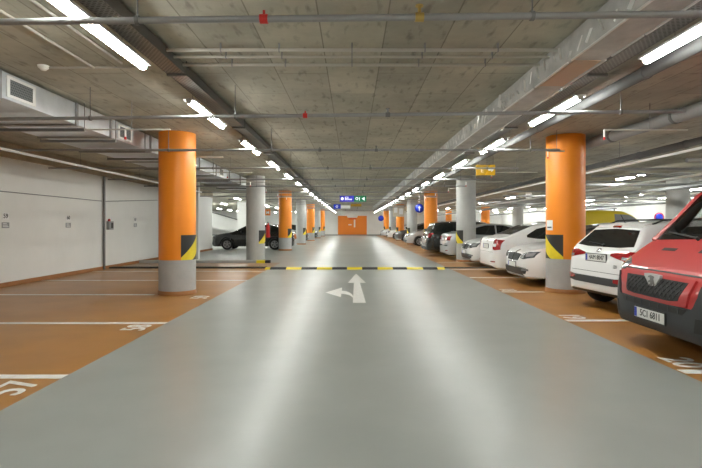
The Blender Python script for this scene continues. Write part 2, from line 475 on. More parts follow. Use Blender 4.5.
RC = ['orange column on the right beside the white hatchback', 'bare grey column on the right between the white saloons', 'second orange column on the right above dark estate car', 'grey column behind the blue arrow sign on the right',
      'orange column on the right hidden behind beige boards', 'far grey column on the right near end wall', 'farthest orange column on the right near end wall']
for i in range(7):
    r = .362 if i == 0 else .355
    column(-3.57 if i == 0 else -3.68, YC[i], r, i % 2 == 0, LC[i], 'columns left of the lane', 1)
    column(4.50 if i == 0 else 4.40 - .02 * i, YCR[i], .385 if i == 0 else .365, i % 2 == 0, RC[i], 'columns right of the lane', -1)
for y, og, lb in ((17.2, 0, 'broad grey column behind the yellow van in the right hall'), (25.5, 1, 'orange column in right hall hidden by the front orange column'), (33.8, 0, 'grey column in the right hall above the white saloon roof'),
                  (42., 1, 'orange column in the right hall left of a grey column'), (50., 0, 'far grey column deep in the right hall'), (58., 1, 'farthest orange column deep in the right hall')):
    column(11.7, y, .37, og, lb, 'columns of the right hall', -1, sticker=False)
# white pier deep on the left
structure(MB().box(-9.0, -8.2, 37.6, 38.4, 0, HC).build('wall_pier', M['wall']))
# paper notices on column R1 and base of it
tag(MB().box(4.095, 4.10, 9.86, 10.06, 0, .01).build('x', M['paper']), 'x', 'x') if False else None
nt_ = thing('paper_notice', 'white paper notice stuck on the right orange column', 'notice', (4.50, 10.1, 0))
cyl_patch(.391, math.radians(62), math.radians(92), lambda u: 1.29, lambda u: 1.50, -1).build('sheet', M['paper'], nt_, fixn=False)
cyl_patch(.393, math.radians(66), math.radians(86), lambda u: 1.34, lambda u: 1.365, -1).build('printed_line', M['ink'], nt_, fixn=False)

# ------------------------------------------------------------------ luminaires
def luminaire(x, y0, y1, z, label, group, m='lamp'):
    hs = 1 if x < 0 else -1
    yc = (y0 + y1) / 2
    t = thing('pendant_tube_light', label, 'light', (x, yc, z), 0, group)
    h = (y1 - y0) / 2
    prof = [(-.034, .0), (-.034, -.02), (-.027, -.036), (-.012, -.043), (.012, -.043), (.027, -.036), (.034, -.02), (.034, .0)]
    MB().prism(prof, -h, h, 'xz').build('diffuser', M[m], t)
    MB().box(-.072, .072, -h - .02, h + .02, .0005, .024).box(-.04, .04, -h * .9, h * .9, .024, .04).build('housing', M['housing'], t)
    for s in (-1, 1):
        MB().prism([(a * 1.06, b * 1.06) for a, b in prof], s * h, s * (h + .02), 'xz').build('end_cap', M['housing'], t)
    for s in (-1, 1):
        MB().cyl((-.06 * hs, s * h * .6, .02), (-.06 * hs, s * h * .6, HC - z + .003), .004, 6).build('suspension_rod', M['steel'], t)
    return t
P0 = 2.97
for k in range(-3, 20):
    ya = 3.26 + P0 * k
    if k < 0: lab = 'tube light behind the viewpoint in the left row'
    elif k < 9: lab = '%s glowing tube light in the row left of the lane' % ORD[k]
    else: lab = 'tiny distant tube light at the far end of the left row'
    luminaire(-2.12, ya, ya + 1.6, 3.02, lab, 'tube lights in the left row')
    ya = 3.08 + P0 * k
    if k < 0: lab = 'tube light behind the viewpoint in the right row'
    elif k < 9: lab = '%s glowing tube light in the row right of the lane' % ORD[k]
    else: lab = 'tiny distant tube light at the far end of the right row'
    luminaire(2.88, ya, ya + 1.6, 3.02, lab, 'tube lights in the right row')
for xx, nm, ys in ((9.2, 'first row of the right hall', range(3, 62, 6)), (15.2, 'second row of the right hall', range(5, 62, 5)), (18.4, 'added row brightening the right wall', range(8, 62, 4)),  # last row here is added to brighten the right wall
                   (-13.0, 'left recess', range(30, 62, 4)), (-6.9, 'left bays beyond the wall end', range(28, 62, 5)), (-9.6, 'row before the ramp', range(29, 62, 6))):
    for q, y in enumerate(ys):
        luminaire(xx, y, y + 1.62, 2.99, 'tube light in the %s, number %s from the front' % (nm, ORD[q] if q else 'first'), 'tube lights of the ' + nm, 'lampfar')

# ------------------------------------------------------------------ cable trays, pipes, ducts
def tray(x0, x1, label, z=3.13):
    t = thing('hanging_cable_tray', label, 'cable tray', ((x0 + x1) / 2, 0, z))
    w = (x1 - x0) / 2
    MB().box(-w, w, YB, 62, 0, .004).build('tray_floor', M['tray'], t)
    for s in (-1, 1):
        MB().box(s * w - .003, s * w + .003, YB, 62, -.004, .11).build('side_rail', M['steel'], t)  # dark steel puts the shadowed side of the tray into the colour
    for k in range(-2, 20):
        y = 2.5 + k * P0
        b = MB().box(-w - .0, w + .03, y - .018, y + .018, -.03, -.004)
        b.cyl((w + .02, y, -.02), (w + .02, y, HC - z), .006, 6)
        b.build('bracket', M['steel'], t)
    cb = MB()
    for i in range(6):
        cb.cyl((-w + .03 + i * (2 * w - .06) / 5, YB, .018), (-w + .03 + i * (2 * w - .06) / 5, 62, .018), .011, 6)
    cb.build('cables', M['blackrub'], t)
    return t
tray(-2.11, -1.91, 'perforated cable tray beside the left row of tube lights')
tray(2.69, 2.885, 'perforated cable tray beside the right row of tube lights')

def pipe_thing(name, pts, r, m, label, cat, group=None, collars=None, cm=None, cr=1.25, cw=.05):
    t = thing(name, label, cat, pts[0], 0, group)
    o = Vector(pts[0]); b = MB()
    for a, c in zip(pts[:-1], pts[1:]): b.cyl(Vector(a) - o, Vector(c) - o, r, 14)
    b.build('pipe', M[m], t)
    if collars:
        d = (Vector(pts[1]) - o); Ln = d.length; d.normalize()
        for s in collars:
            if s < Ln: MB().cyl(d * s, d * (s + cw), r * cr, 14).build('collar', M[cm or m], t)
    return t
pipe_thing('hanging_pipe', [(3.27, YB + .1, 3.10), (3.27, 60, 3.10)], .07, 'darkpipe', 'long grey pipe running beside the right row of lights', 'pipe', collars=[10.2 + 3 * k for k in range(14)], cr=1.12)
pipe_thing('hanging_pipe', [(5.40, 2.5, 3.13), (5.03, 10.4, 3.13)], .11, 'greypipe', 'thick grey pipe ending at the right orange column', 'pipe', collars=[1.7, 3.6, 5.1, 6.8], cm='darkpipe', cr=1.08, cw=.06)
pipe_thing('hanging_pipe', [(6.85, 0, 3.06), (6.85, 60, 3.06)], .075, 'darkpipe', 'dark pipe above the white trunking on the right', 'pipe', collars=[5 + 1.6 * k for k in range(20)], cr=1.15)
for x, y1, lab in ((5.98, 60, 'thin white trunking line high on the right side'), (-6.07, YW - .4, 'thin white trunking line high along the left wall')):
    t = thing('hanging_trunking', lab, 'trunking', (x, 0, 2.70))
    MB().box(-.022, .022, -2, y1 if x > 0 else 19.3, 0, .042).build('trunk', M['whitetrunk'], t)
    for k in range(10):
        y = 1.8 + 2.97 * k
        if x > 0 or y < 19: MB().cyl((0, y, .04), (0, y, HC - 2.70), .004, 6).build('rod', M['steel'], t)

# left ventilation duct
du = thing('hanging_air_duct', 'galvanised rectangular air duct with vent grilles, upper left', 'air duct', (0, 0, 2.91))
dx0, dx1, dz = -5.36, -4.15, .325
MB().box(dx0, dx1, -4, 21, 0, dz).build('duct_casing', M['galv'], du, .004)
for y in (-2.4, -.9, .6, 2.1, 4.2, 5.62, 7.2, 8.22, 9.84, 11.4, 13., 14.6, 16.2, 17.8, 19.4, 20.9):
    b = MB(); e = .025
    b.box(dx1, dx1 + e, y - .025, y + .025, -e, dz).box(dx0 - e, dx0, y - .025, y + .025, -e, dz).box(dx0, dx1, y - .025, y + .025, -e, 0)
    b.build('flange', M['galvpipe'], du)
for y in (5.75, 8.5, 11.9, 14.95):
    g = MB().box(dx1, dx1 + .012, y, y + .05, .035, .29).box(dx1, dx1 + .012, y + .47, y + .52, .035, .29).box(dx1, dx1 + .012, y + .05, y + .47, .035, .07).box(dx1, dx1 + .012, y + .05, y + .47, .255, .29)
    g = g.build('vent_grille', M['whitetrunk'], du)
    MB().box(dx1, dx1 + .006, y + .05, y + .47, .07, .255).build('mesh', M['grillmesh'], g)
for y in (7.35, 8.32, 9.5, 10.6, 12.5, 14.2, 15.9, 17.5, 19.1):
    MB().box(dx0 - .05, dx1 + .05, y - .02, y + .02, -.072, -.03).build('support_rail', M['steel'], du)
    b = MB()
    for s in (dx0 - .045, dx1 + .045): b.cyl((s, y, -.05), (s, y, HC - 2.91), .006, 6)
    b.build('rail_rods', M['steel'], du)

# foil wrapped duct on the right of the lane
fd = thing('hanging_foil_duct', 'foil wrapped duct with torn edges running right of the lane', 'air duct', (2.29, 0, 3.0))
MB().box(-.16, .16, -6, 50, .0, .262).build('duct_casing', M['foil'], fd)
b = MB()
for s in (-1, 1):
    y = -2.
    while y < 50:
        l = random.uniform(.4, 1.1)
        o = random.uniform(0, .012)
        b.box(s * .16 - .008 + s * o, s * .16 + .008 + s * o, y, y + l, -.012, .004)
        y += l + random.uniform(.0, .12)
b.build('edge_strips', M['foilbright'], fd)
y = 3.2; cnt = 0
while y < 34 and cnt < 90:
    z0 = random.uniform(.02, .10); h = random.uniform(.06, .17); sl = random.uniform(-.10, .10); w = random.uniform(.005, .013)
    out = random.uniform(.004, .03)
    vs = [(-.163, y, z0), (-.163 - out, y + w, z0 + .01), (-.163 - out, y + w * 1.6 + sl, z0 + h), (-.163, y + sl, z0 + h)]
    vs2 = [(a - .002, q, c) for a, q, c in vs]
    MB().add(vs + vs2, [(0, 1, 2, 3), (7, 6, 5, 4), (0, 4, 5, 1), (1, 5, 6, 2), (2, 6, 7, 3), (3, 7, 4, 0)]).build('torn_foil', M['foilbright'], fd)
    y += random.uniform(.06, .30); cnt += 1
reflection_mat = mat('painted_orange_reflection', (.52, .36, .25), .5, .1)
for y, l in ((4.65, .85),):  # orange reflection painted as a flat patch on the duct's underside
    plabel(MB().box(-.13, .13, y, y + l, -.006, .0).build('reflection_patch', reflection_mat, fd), 'painted orange reflection')

# sprinkler mains across the hall
def sprinkler(i, ya, yb, x0, x1, z, label):
    t = thing('hanging_sprinkler_pipe', label, 'sprinkler pipe', (0, (ya + yb) / 2, z), 0, 'sprinkler pipes across the ceiling')
    yc = (ya + yb) / 2
    def Y(x): return ya + (yb - ya) * (x + 4.) / 8. - yc
    r = .024
    MB().cyl((x0, Y(x0), 0), (x1, Y(x1), 0), r, 12).build('pipe', M['galvpipe'], t)
    for x in (-1.56, 3.45, -3.55) if i else (-1.52, 1.25, -3.4):
        b = MB().cyl((x, Y(x), 0), (x, Y(x), HC - z), .006, 8)
        b.cyl((x - .012, Y(x), 0), (x + .012, Y(x), 0), r + .010, 12)
        b.build('hanger', M['steel'], t)
    xc = -.62
    cp = MB().cyl((xc - .028, Y(xc), 0), (xc + .028, Y(xc), 0), r + .009, 12).cyl((xc, Y(xc), .02), (xc, Y(xc), .06), .009, 8).build('coupling', M['red' if i < 2 else 'steel'], t)
    if i < 2: plabel(cp, 'red coupling')
    xs = .47
    b = MB().cyl((xs, Y(xs), 0), (xs, Y(xs), .075), .012, 10).cyl((xs, Y(xs), .075), (xs, Y(xs), .082), .028, 12).cyl((xs - .03, Y(xs), 0), (xs + .03, Y(xs), 0), r + .008, 12)
    b.build('sprinkler_head', M['brass' if i == 0 else 'steel'], t)
    return t
for i in range(16):
    y = 3.33 + 2.97 * i - (.32 if i == 5 else 0)
    ya, yb = y, y
    if i == 0: ya, yb = 3.46, 3.25
    if i == 1: ya, yb = 6.52, 6.12
    lab = ('%s sprinkler pipe crossing below the ceiling' % ORD[i]) if i < 8 else 'distant sprinkler pipe crossing the ceiling near the end wall'
    sprinkler(i, ya, yb, -7.75 if y < 26 else -7.0, 5.6 if i == 0 else 4.02 if i in (2,) else 4.25, 2.85, lab)
# branch pipes with pendent heads
def branch(x0, x1, y, z, xd, label):
    t = thing('hanging_sprinkler_branch', label, 'sprinkler pipe', (0, y, z), 0, 'thin sprinkler branches')
    MB().cyl((x0, 0, 0), (x1, 0, 0), .012, 8).build('pipe', M['conduit'], t)
    MB().cyl((xd, 0, .0), (xd, 0, -.11), .014, 8).build('drop_pipe', M['whitetrunk'], t)
    plabel(MB().cyl((xd, 0, -.11), (xd, 0, -.15), .012, 8, r1=.02).build('sprinkler_head', M['red'], t), 'red sprinkler head')
    xm = x0 * .45 + x1 * .55
    MB().cyl((xm, 0, 0), (xm, 0, HC - z), .005, 6).build('hanger', M['steel'], t)
for k in range(7):
    y = 7.25 + 2.97 * k
    branch(-4.05, -2.75, y, 2.845, -3.43, '%s thin sprinkler branch left of the lane' % ORD[k])
    branch(3.86, 5.15 if k != 1 else 4.2, y + (.1 if k != 1 else -.75), 2.86, 3.87, '%s thin sprinkler branch right of the lane' % ORD[k])
# conduits on the ceiling
for j, (y, z) in enumerate(((4.93, 3.20), (5.13, 3.20), (5.40, 3.205))):
    t = thing('ceiling_conduit', 'pale conduit crossing the ceiling, %s of three' % ['nearest', 'middle', 'farthest'][j], 'conduit', (0, y, z), 0, 'three conduits across the ceiling')
    MB().cyl((-1.95, 0, 0), (2.11, 0, 0), .017 if j != 1 else .014, 10).build('pipe', M['conduit'], t)
    for x in (-1.35, -.75, 0., .75, 1.5): MB().box(x - .007, x + .007, -.018, .018, -.02, HC - z).build('clip', M['galvpipe'], t)
for j, x in enumerate((-3.02, -2.62)):
    pipe_thing('ceiling_conduit', [(x, .5, 3.24), (x, 5.6 if j == 0 else 5.45, 3.24)], .014, 'conduit', ['pale conduit running to the ceiling beside smoke detector', 'pale conduit between detector conduit and left tube lights'][j], 'conduit')
t = pipe_thing('ceiling_conduit', [(-3.55, 5.62, 3.245), (-2.35, 5.62, 3.245)], .012, 'conduit', 'short conduit leading from the smoke detector to the lights', 'conduit')
sd = thing('smoke_detector', 'white round smoke detector on the ceiling at upper left', 'smoke detector', (-3.62, 5.62, HC))
MB().lathe([(0, -.055), (.028, -.055), (.04, -.042), (.05, -.03)], n=24).build('sensor', M['whitetrunk'], sd)
MB().lathe([(0, -.03), (.055, -.03), (.062, -.012), (.062, 0)], n=24).build('mount', M['whitetrunk'], sd)
# transverse pipes and trays of the right hall
for k, y in enumerate((8.2, 10.3, 12.4, 14.4, 16.6, 18.7, 20.8, 22.9, 24.9, 27, 29.2, 31.2, 33.2, 35.4, 37.4, 41.4)):
    pipe_thing('hanging_pipe', [(7.2, y, 2.86 - .07 * (k % 3)), (19.5, y, 2.86 - .07 * (k % 3))], (.03, .05, .022)[k % 3], 'galvpipe', '%s pipe crossing the ceiling of the right hall' % ORD[k], 'pipe', 'pipes across the right hall')
for k, x in enumerate((8.1, 10.3, 13.1, 16.6)):
    pipe_thing('hanging_pipe', [(x, 4, 2.58), (x, 60, 2.58)], (.03, .06)[k % 2], ('whitetrunk', 'greypipe')[k % 2], '%s lengthwise pipe of the right hall from the lane' % ORD[k], 'pipe', 'lengthwise pipes of the right hall')
for k, y in enumerate((13.68, 17.75, 23.0, 31.68)):
    o = MB().box(7.5, 18.5, y, y + .27, 2.98, 3.04).build('hanging_cable_tray', M['galvpipe'])
    tag(o, '%s flat cable tray crossing the right hall ceiling' % ORD[k], 'cable tray', 'cable trays of the right hall')

# ------------------------------------------------------------------ wall things on the left
def wall_sign(y, txt, lab):
    t = thing('bay_sign', lab, 'sign', (XL, y, 0), 0, 'bay number signs on the left wall')
    MB().box(0, .006, -.10, .10, 1.52, 1.68).build('number_plate', M['paper'], t)
    mx = frame((.0065, 0, 1.60), (0, 1, 0), (0, 0, 1))
    text_mb(txt, .15, mx, .001, bold=.003).build('digits', M['ink'], t)
    MB().box(0, .006, -.115, .115, 1.33, 1.46).build('lower_plate', M['box'], t)
    b = MB()
    for q in range(3): b.box(.006, .0075, -.09, .09 - .03 * q, 1.355 + .034 * q, 1.37 + .034 * q)
    b.build('printed_lines', M['paper'], t)
wall_sign(10.85, '59', 'bay number sign on the left wall, nearest of three')
wall_sign(13.25, '60', 'bay number sign left of the vertical wall pipe')
wall_sign(17.35, '61', 'bay number sign right of the vertical wall pipe')
pipe_thing('wall_pipe', [(XL + .05, 15.08, 0), (XL + .05, 15.08, 2.93)], .035, 'steel', 'dark vertical pipe on the left wall', 'pipe')
al = thing('wall_mounted_alarm_box', 'small grey control box with red lamp beside wall pipe', 'control box', (XL, 15.42, 0))
MB().box(0, .10, -.12, .16, 1.25, 1.52).build('enclosure', M['box'], al, .006)
MB().box(.10, .105, .0, .13, 1.30, 1.47).build('display', M['black'], al)
plabel(MB().lathe([(.04, 0), (.04, .05), (.025, .075), (0, .08)], (.05, -.03, 1.52), n=16).build('warning_lamp', M['red'], al), 'red lamp')
pipe_thing('wall_cable', [(XL + .012, 4, 2.16), (XL + .012, 15.0, 2.15)], .011, 'steel', 'thin grey cable along the left wall', 'cable')
pipe_thing('wall_cable', [(XL + .012, 15.15, 2.15), (XL + .012, 19.3, 2.40)], .011, 'steel', 'thin grey cable rising right of the wall pipe', 'cable')
# fire extinguisher on the grey column
fx = thing('fire_extinguisher', 'red fire extinguisher hanging on the grey left column', 'fire extinguisher', (-3.205, 18.3, .93))
MB().lathe([(0, 0), (.07, 0), (.078, .02), (.078, .40), (.06, .46), (.025, .50), (.025, .54), (0, .54)], n=24).build('cylinder', M['red'], fx)
MB().box(-.02, .02, -.09, .03, .54, .57).box(-.012, .012, -.11, .0, .585, .60).cyl((0, 0, .53), (0, 0, .60), .014, 10).build('valve', M['black'], fx)
MB().cyl((.03, -.03, .55), (.085, -.05, .40), .01, 8).cyl((.085, -.05, .40), (.085, -.05, .12), .012, 8).build('hose', M['black'], fx)
MB().box(-.11, -.075, -.03, .03, .1, .4).build('bracket', M['steel'], fx)

# ------------------------------------------------------------------ signs
def rods(t, xs, z0, z1):
    for x in xs: MB().cyl((x, 0, z0), (x, 0, z1), .006, 6).build('rod', M['steel'], t)
# yellow arrow sign, right
ys = thing('yellow_sign', 'yellow hanging sign with letter and arrow at right', 'sign', (3.63, 13., 2.75))
MB().box(-.26, .26, 0, .02, 0, .285).build('sign_board', M['signplate_ochre'], ys)
MB().prism([(-.03, .004), (.256, .004), (.256, .281), (.12, .281)], -.002, .0, 'xz').build('bright_field', M['signplate_yellow'], ys)
text_mb('E', .17, frame((-.10, -.003, .13), (1, 0, 0), (0, 0, 1)), .001).build('letter', M['signplate_pale'], ys)
MB().prism([(.07, .125), (.15, .125), (.15, .085), (.215, .145), (.15, .205), (.15, .165), (.07, .165)], -.004, -.002, 'xz').build('arrow', M['paper'], ys)
rods(ys, (-.2, .2), .285, HC - 2.75)
# lit blue and green sign over the lane
ls = thing('lit_sign', 'lit blue and green direction sign hanging over the lane', 'sign', (.02, 23.6, 2.55))
plabel(MB().box(-.62, .08, 0, .12, 0, .29).build('blue_panel', M['sign_blue'], ls), 'blue panel')
plabel(MB().box(.08, .68, 0, .12, 0, .29).build('green_panel', M['sign_green'], ls), 'green panel')
b = MB().lathe([(0, -.004), (.075, -.004), (.075, 0)], (-.5, 0, .145), 'y', 20)
for j, hh in enumerate((.13, .09, .13, .06, .06, .06)): b.box(-.36 + j * .06, -.325 + j * .06, -.004, 0, .08, .08 + hh)
b.prism([(-.37, .22), (-.2, .22), (-.2, .235), (-.37, .235)], -.004, 0, 'xz')
b.build('blue_symbols', M['sign_white'], ls)
b = MB().lathe([(.045, -.004), (.07, -.004), (.07, 0), (.045, 0)], (.22, 0, .15), 'y', 20).box(.33, .36, -.004, 0, .06, .22)
b.prism([(.46, .145), (.6, .05), (.6, .24)], -.004, 0, 'xz')
b.build('green_symbols', M['sign_white'], ls)
rods(ls, (-.5, .05, .55), .29, HC - 2.55)
# blue sign with pale text farther on
bs = thing('blue_sign', 'small blue and white hanging sign beyond the lit sign', 'sign', (-.8, 34., 2.55))
MB().box(-.5, .0, 0, .03, 0, .32).build('blue_panel', M['signplate_blue'], bs)
MB().box(.0, .68, 0, .03, .02, .24).build('white_panel', M['signplate_white'], bs)
b = MB().lathe([(.05, -.004), (.085, -.004), (.085, 0), (.05, 0)], (-.27, 0, .16), 'y', 20)
b.build('ring', M['paper'], bs)
rods(bs, (-.4, .5), .3, HC - 2.55)
y2 = thing('ochre_sign', 'ochre hanging sign just under the lit sign', 'sign', (.25, 29., 2.52))
MB().box(-.32, .32, 0, .03, 0, .16).build('sign_board', M['signplate_ochre'], y2)
rods(y2, (-.25, .25), .16, HC - 2.52)
# round blue arrow sign
def round_sign(x, y, z, r, label, arrow=True, rim=None, pole_up=True):
    t = thing('round_sign', label, 'sign', (x, y, z))
    MB().lathe([(0, .012), (r, .012), (r, 0), (0, 0)], axis='y', n=32).build('disc', M['signplate_blue'], t)
    if arrow:
        k = r
        MB().prism([(-.09 * k, -.62 * k), (.09 * k, -.62 * k), (.09 * k, .1 * k), (.36 * k, .1 * k), (0, .62 * k), (-.36 * k, .1 * k), (-.09 * k, .1 * k)], -.004, 0, 'xz').build('arrow', M['sign_white'] if False else M['paper'], t)
    if rim:
        MB().lathe([(r * .78, -.003), (r, -.003), (r, 0), (r * .78, 0)], axis='y', n=32).build('rim', M['red'], t)
    if pole_up: MB().cyl((0, .03, -r), (0, .03, HC - z), .015, 8).build('pole', M['galvpipe'], t)
    else: MB().cyl((0, .03, r), (0, .03, -z), .025, 8).build('pole', M['galvpipe'], t)
round_sign(3.52, 25., 2.27, .235, 'round blue sign with white upward arrow above the cars')
round_sign(3.04, 50.2, 2.1, .30, 'small round blue sign near the far right columns', False)
round_sign(18.6, 29., 1.86, .30, 'round blue and red no stopping sign by right wall', False, True, False)
# beige boards round the fifth right column
bb = thing('hanging_notice_board', 'beige board with posters hanging before a far orange column', 'notice board', (4.05, 41.6, 2.12))
MB().box(-.5, .5, 0, .05, 0, 1.0).build('board', M['beigeboard'], bb)
MB().box(-.4, -.1, -.005, 0, .35, .85).box(.05, .38, -.005, 0, .2, .7).build('poster', M['paper'], bb)
rods(bb, (-.4, .4), 1.0, HC - 2.12)
for (x, y, lb) in ((11.9, 20., 'small white square sign hanging in the right hall'), (14.4, 19.6, 'white square sign hanging at the right picture edge'), (10.4, 28.2, 'white square sign hanging left of the orange column')):
    t = thing('square_sign', lb, 'sign', (x, y, 2.95))
    MB().box(-.17, .17, 0, .02, 0, .34).build('sign_board', M['signplate_white'], t)
    rods(t, (-.1, .1), .33, HC - 2.95)
os_ = thing('orange_sign', 'small orange and white sign behind the grey left column', 'sign', (-4.4, 25., 1.9))
MB().box(-.14, .14, 0, .02, 0, .32).build('sign_board', M['panel_orange'], os_)
MB().prism([(-.08, .05), (.0, .12), (.08, .05), (.08, .25), (.0, .19), (-.08, .25)], -.004, 0, 'xz').build('symbol', M['paper'], os_)
rods(os_, (-.1, .1), .31, HC - 1.9)

# ramp with parapet deep on the left
rp = thing('ramp', 'pale concrete ramp rising to the left behind the black car', 'ramp', (0, 42.6, 0), kind='thing')
MB().prism([(-6.2, .02), (-18, 2.6), (-18, 2.3), (-6.2, .005)], -2.5, 2.5, 'xz').build('ramp_slab', M['wall'], rp)
MB().prism([(-6.4, .02), (-18, 2.6), (-18, 3.2), (-14, 3.2), (-6.4, 1.0)], -2.7, -2.5, 'xz').build('parapet', M['wall'], rp)
MB().prism([(-6.6, .95), (-13.5, 2.95), (-13.5, 3.05), (-6.6, 1.05)], -2.8, -2.72, 'xz').build('handrail', M['steel'], rp)

# ------------------------------------------------------------------ cars
def lerp_list(pts, x):
    if x <= pts[0][0]: return pts[0][1]
    for (a, b), (c, d) in zip(pts[:-1], pts[1:]):
        if x <= c:
            return b + (d - b) * (x - a) / (c - a) if c > a else d
    return pts[-1][1]
def smooth_list(pts, x, h=.035):
    return (lerp_list(pts, x - h) + 2 * lerp_list(pts, x) + lerp_list(pts, x + h) + lerp_list(pts, x - h / 2) * 2 + lerp_list(pts, x + h / 2) * 2) / 8
def catmull(pts, sub):
    out = []
    n = len(pts)
    for i in range(n - 1):
        p0 = pts[max(i - 1, 0)]; p1 = pts[i]; p2 = pts[i + 1]; p3 = pts[min(i + 2, n - 1)]
        for k in range(sub):
            t = k / sub
            out.append(tuple(.5 * ((2 * p1[q]) + (-p0[q] + p2[q]) * t + (2 * p0[q] - 5 * p1[q] + 4 * p2[q] - p3[q]) * t * t + (-p0[q] + 3 * p1[q] - 3 * p2[q] + p3[q]) * t ** 3) for q in range(2)))
    out.append(pts[-1])
    return out

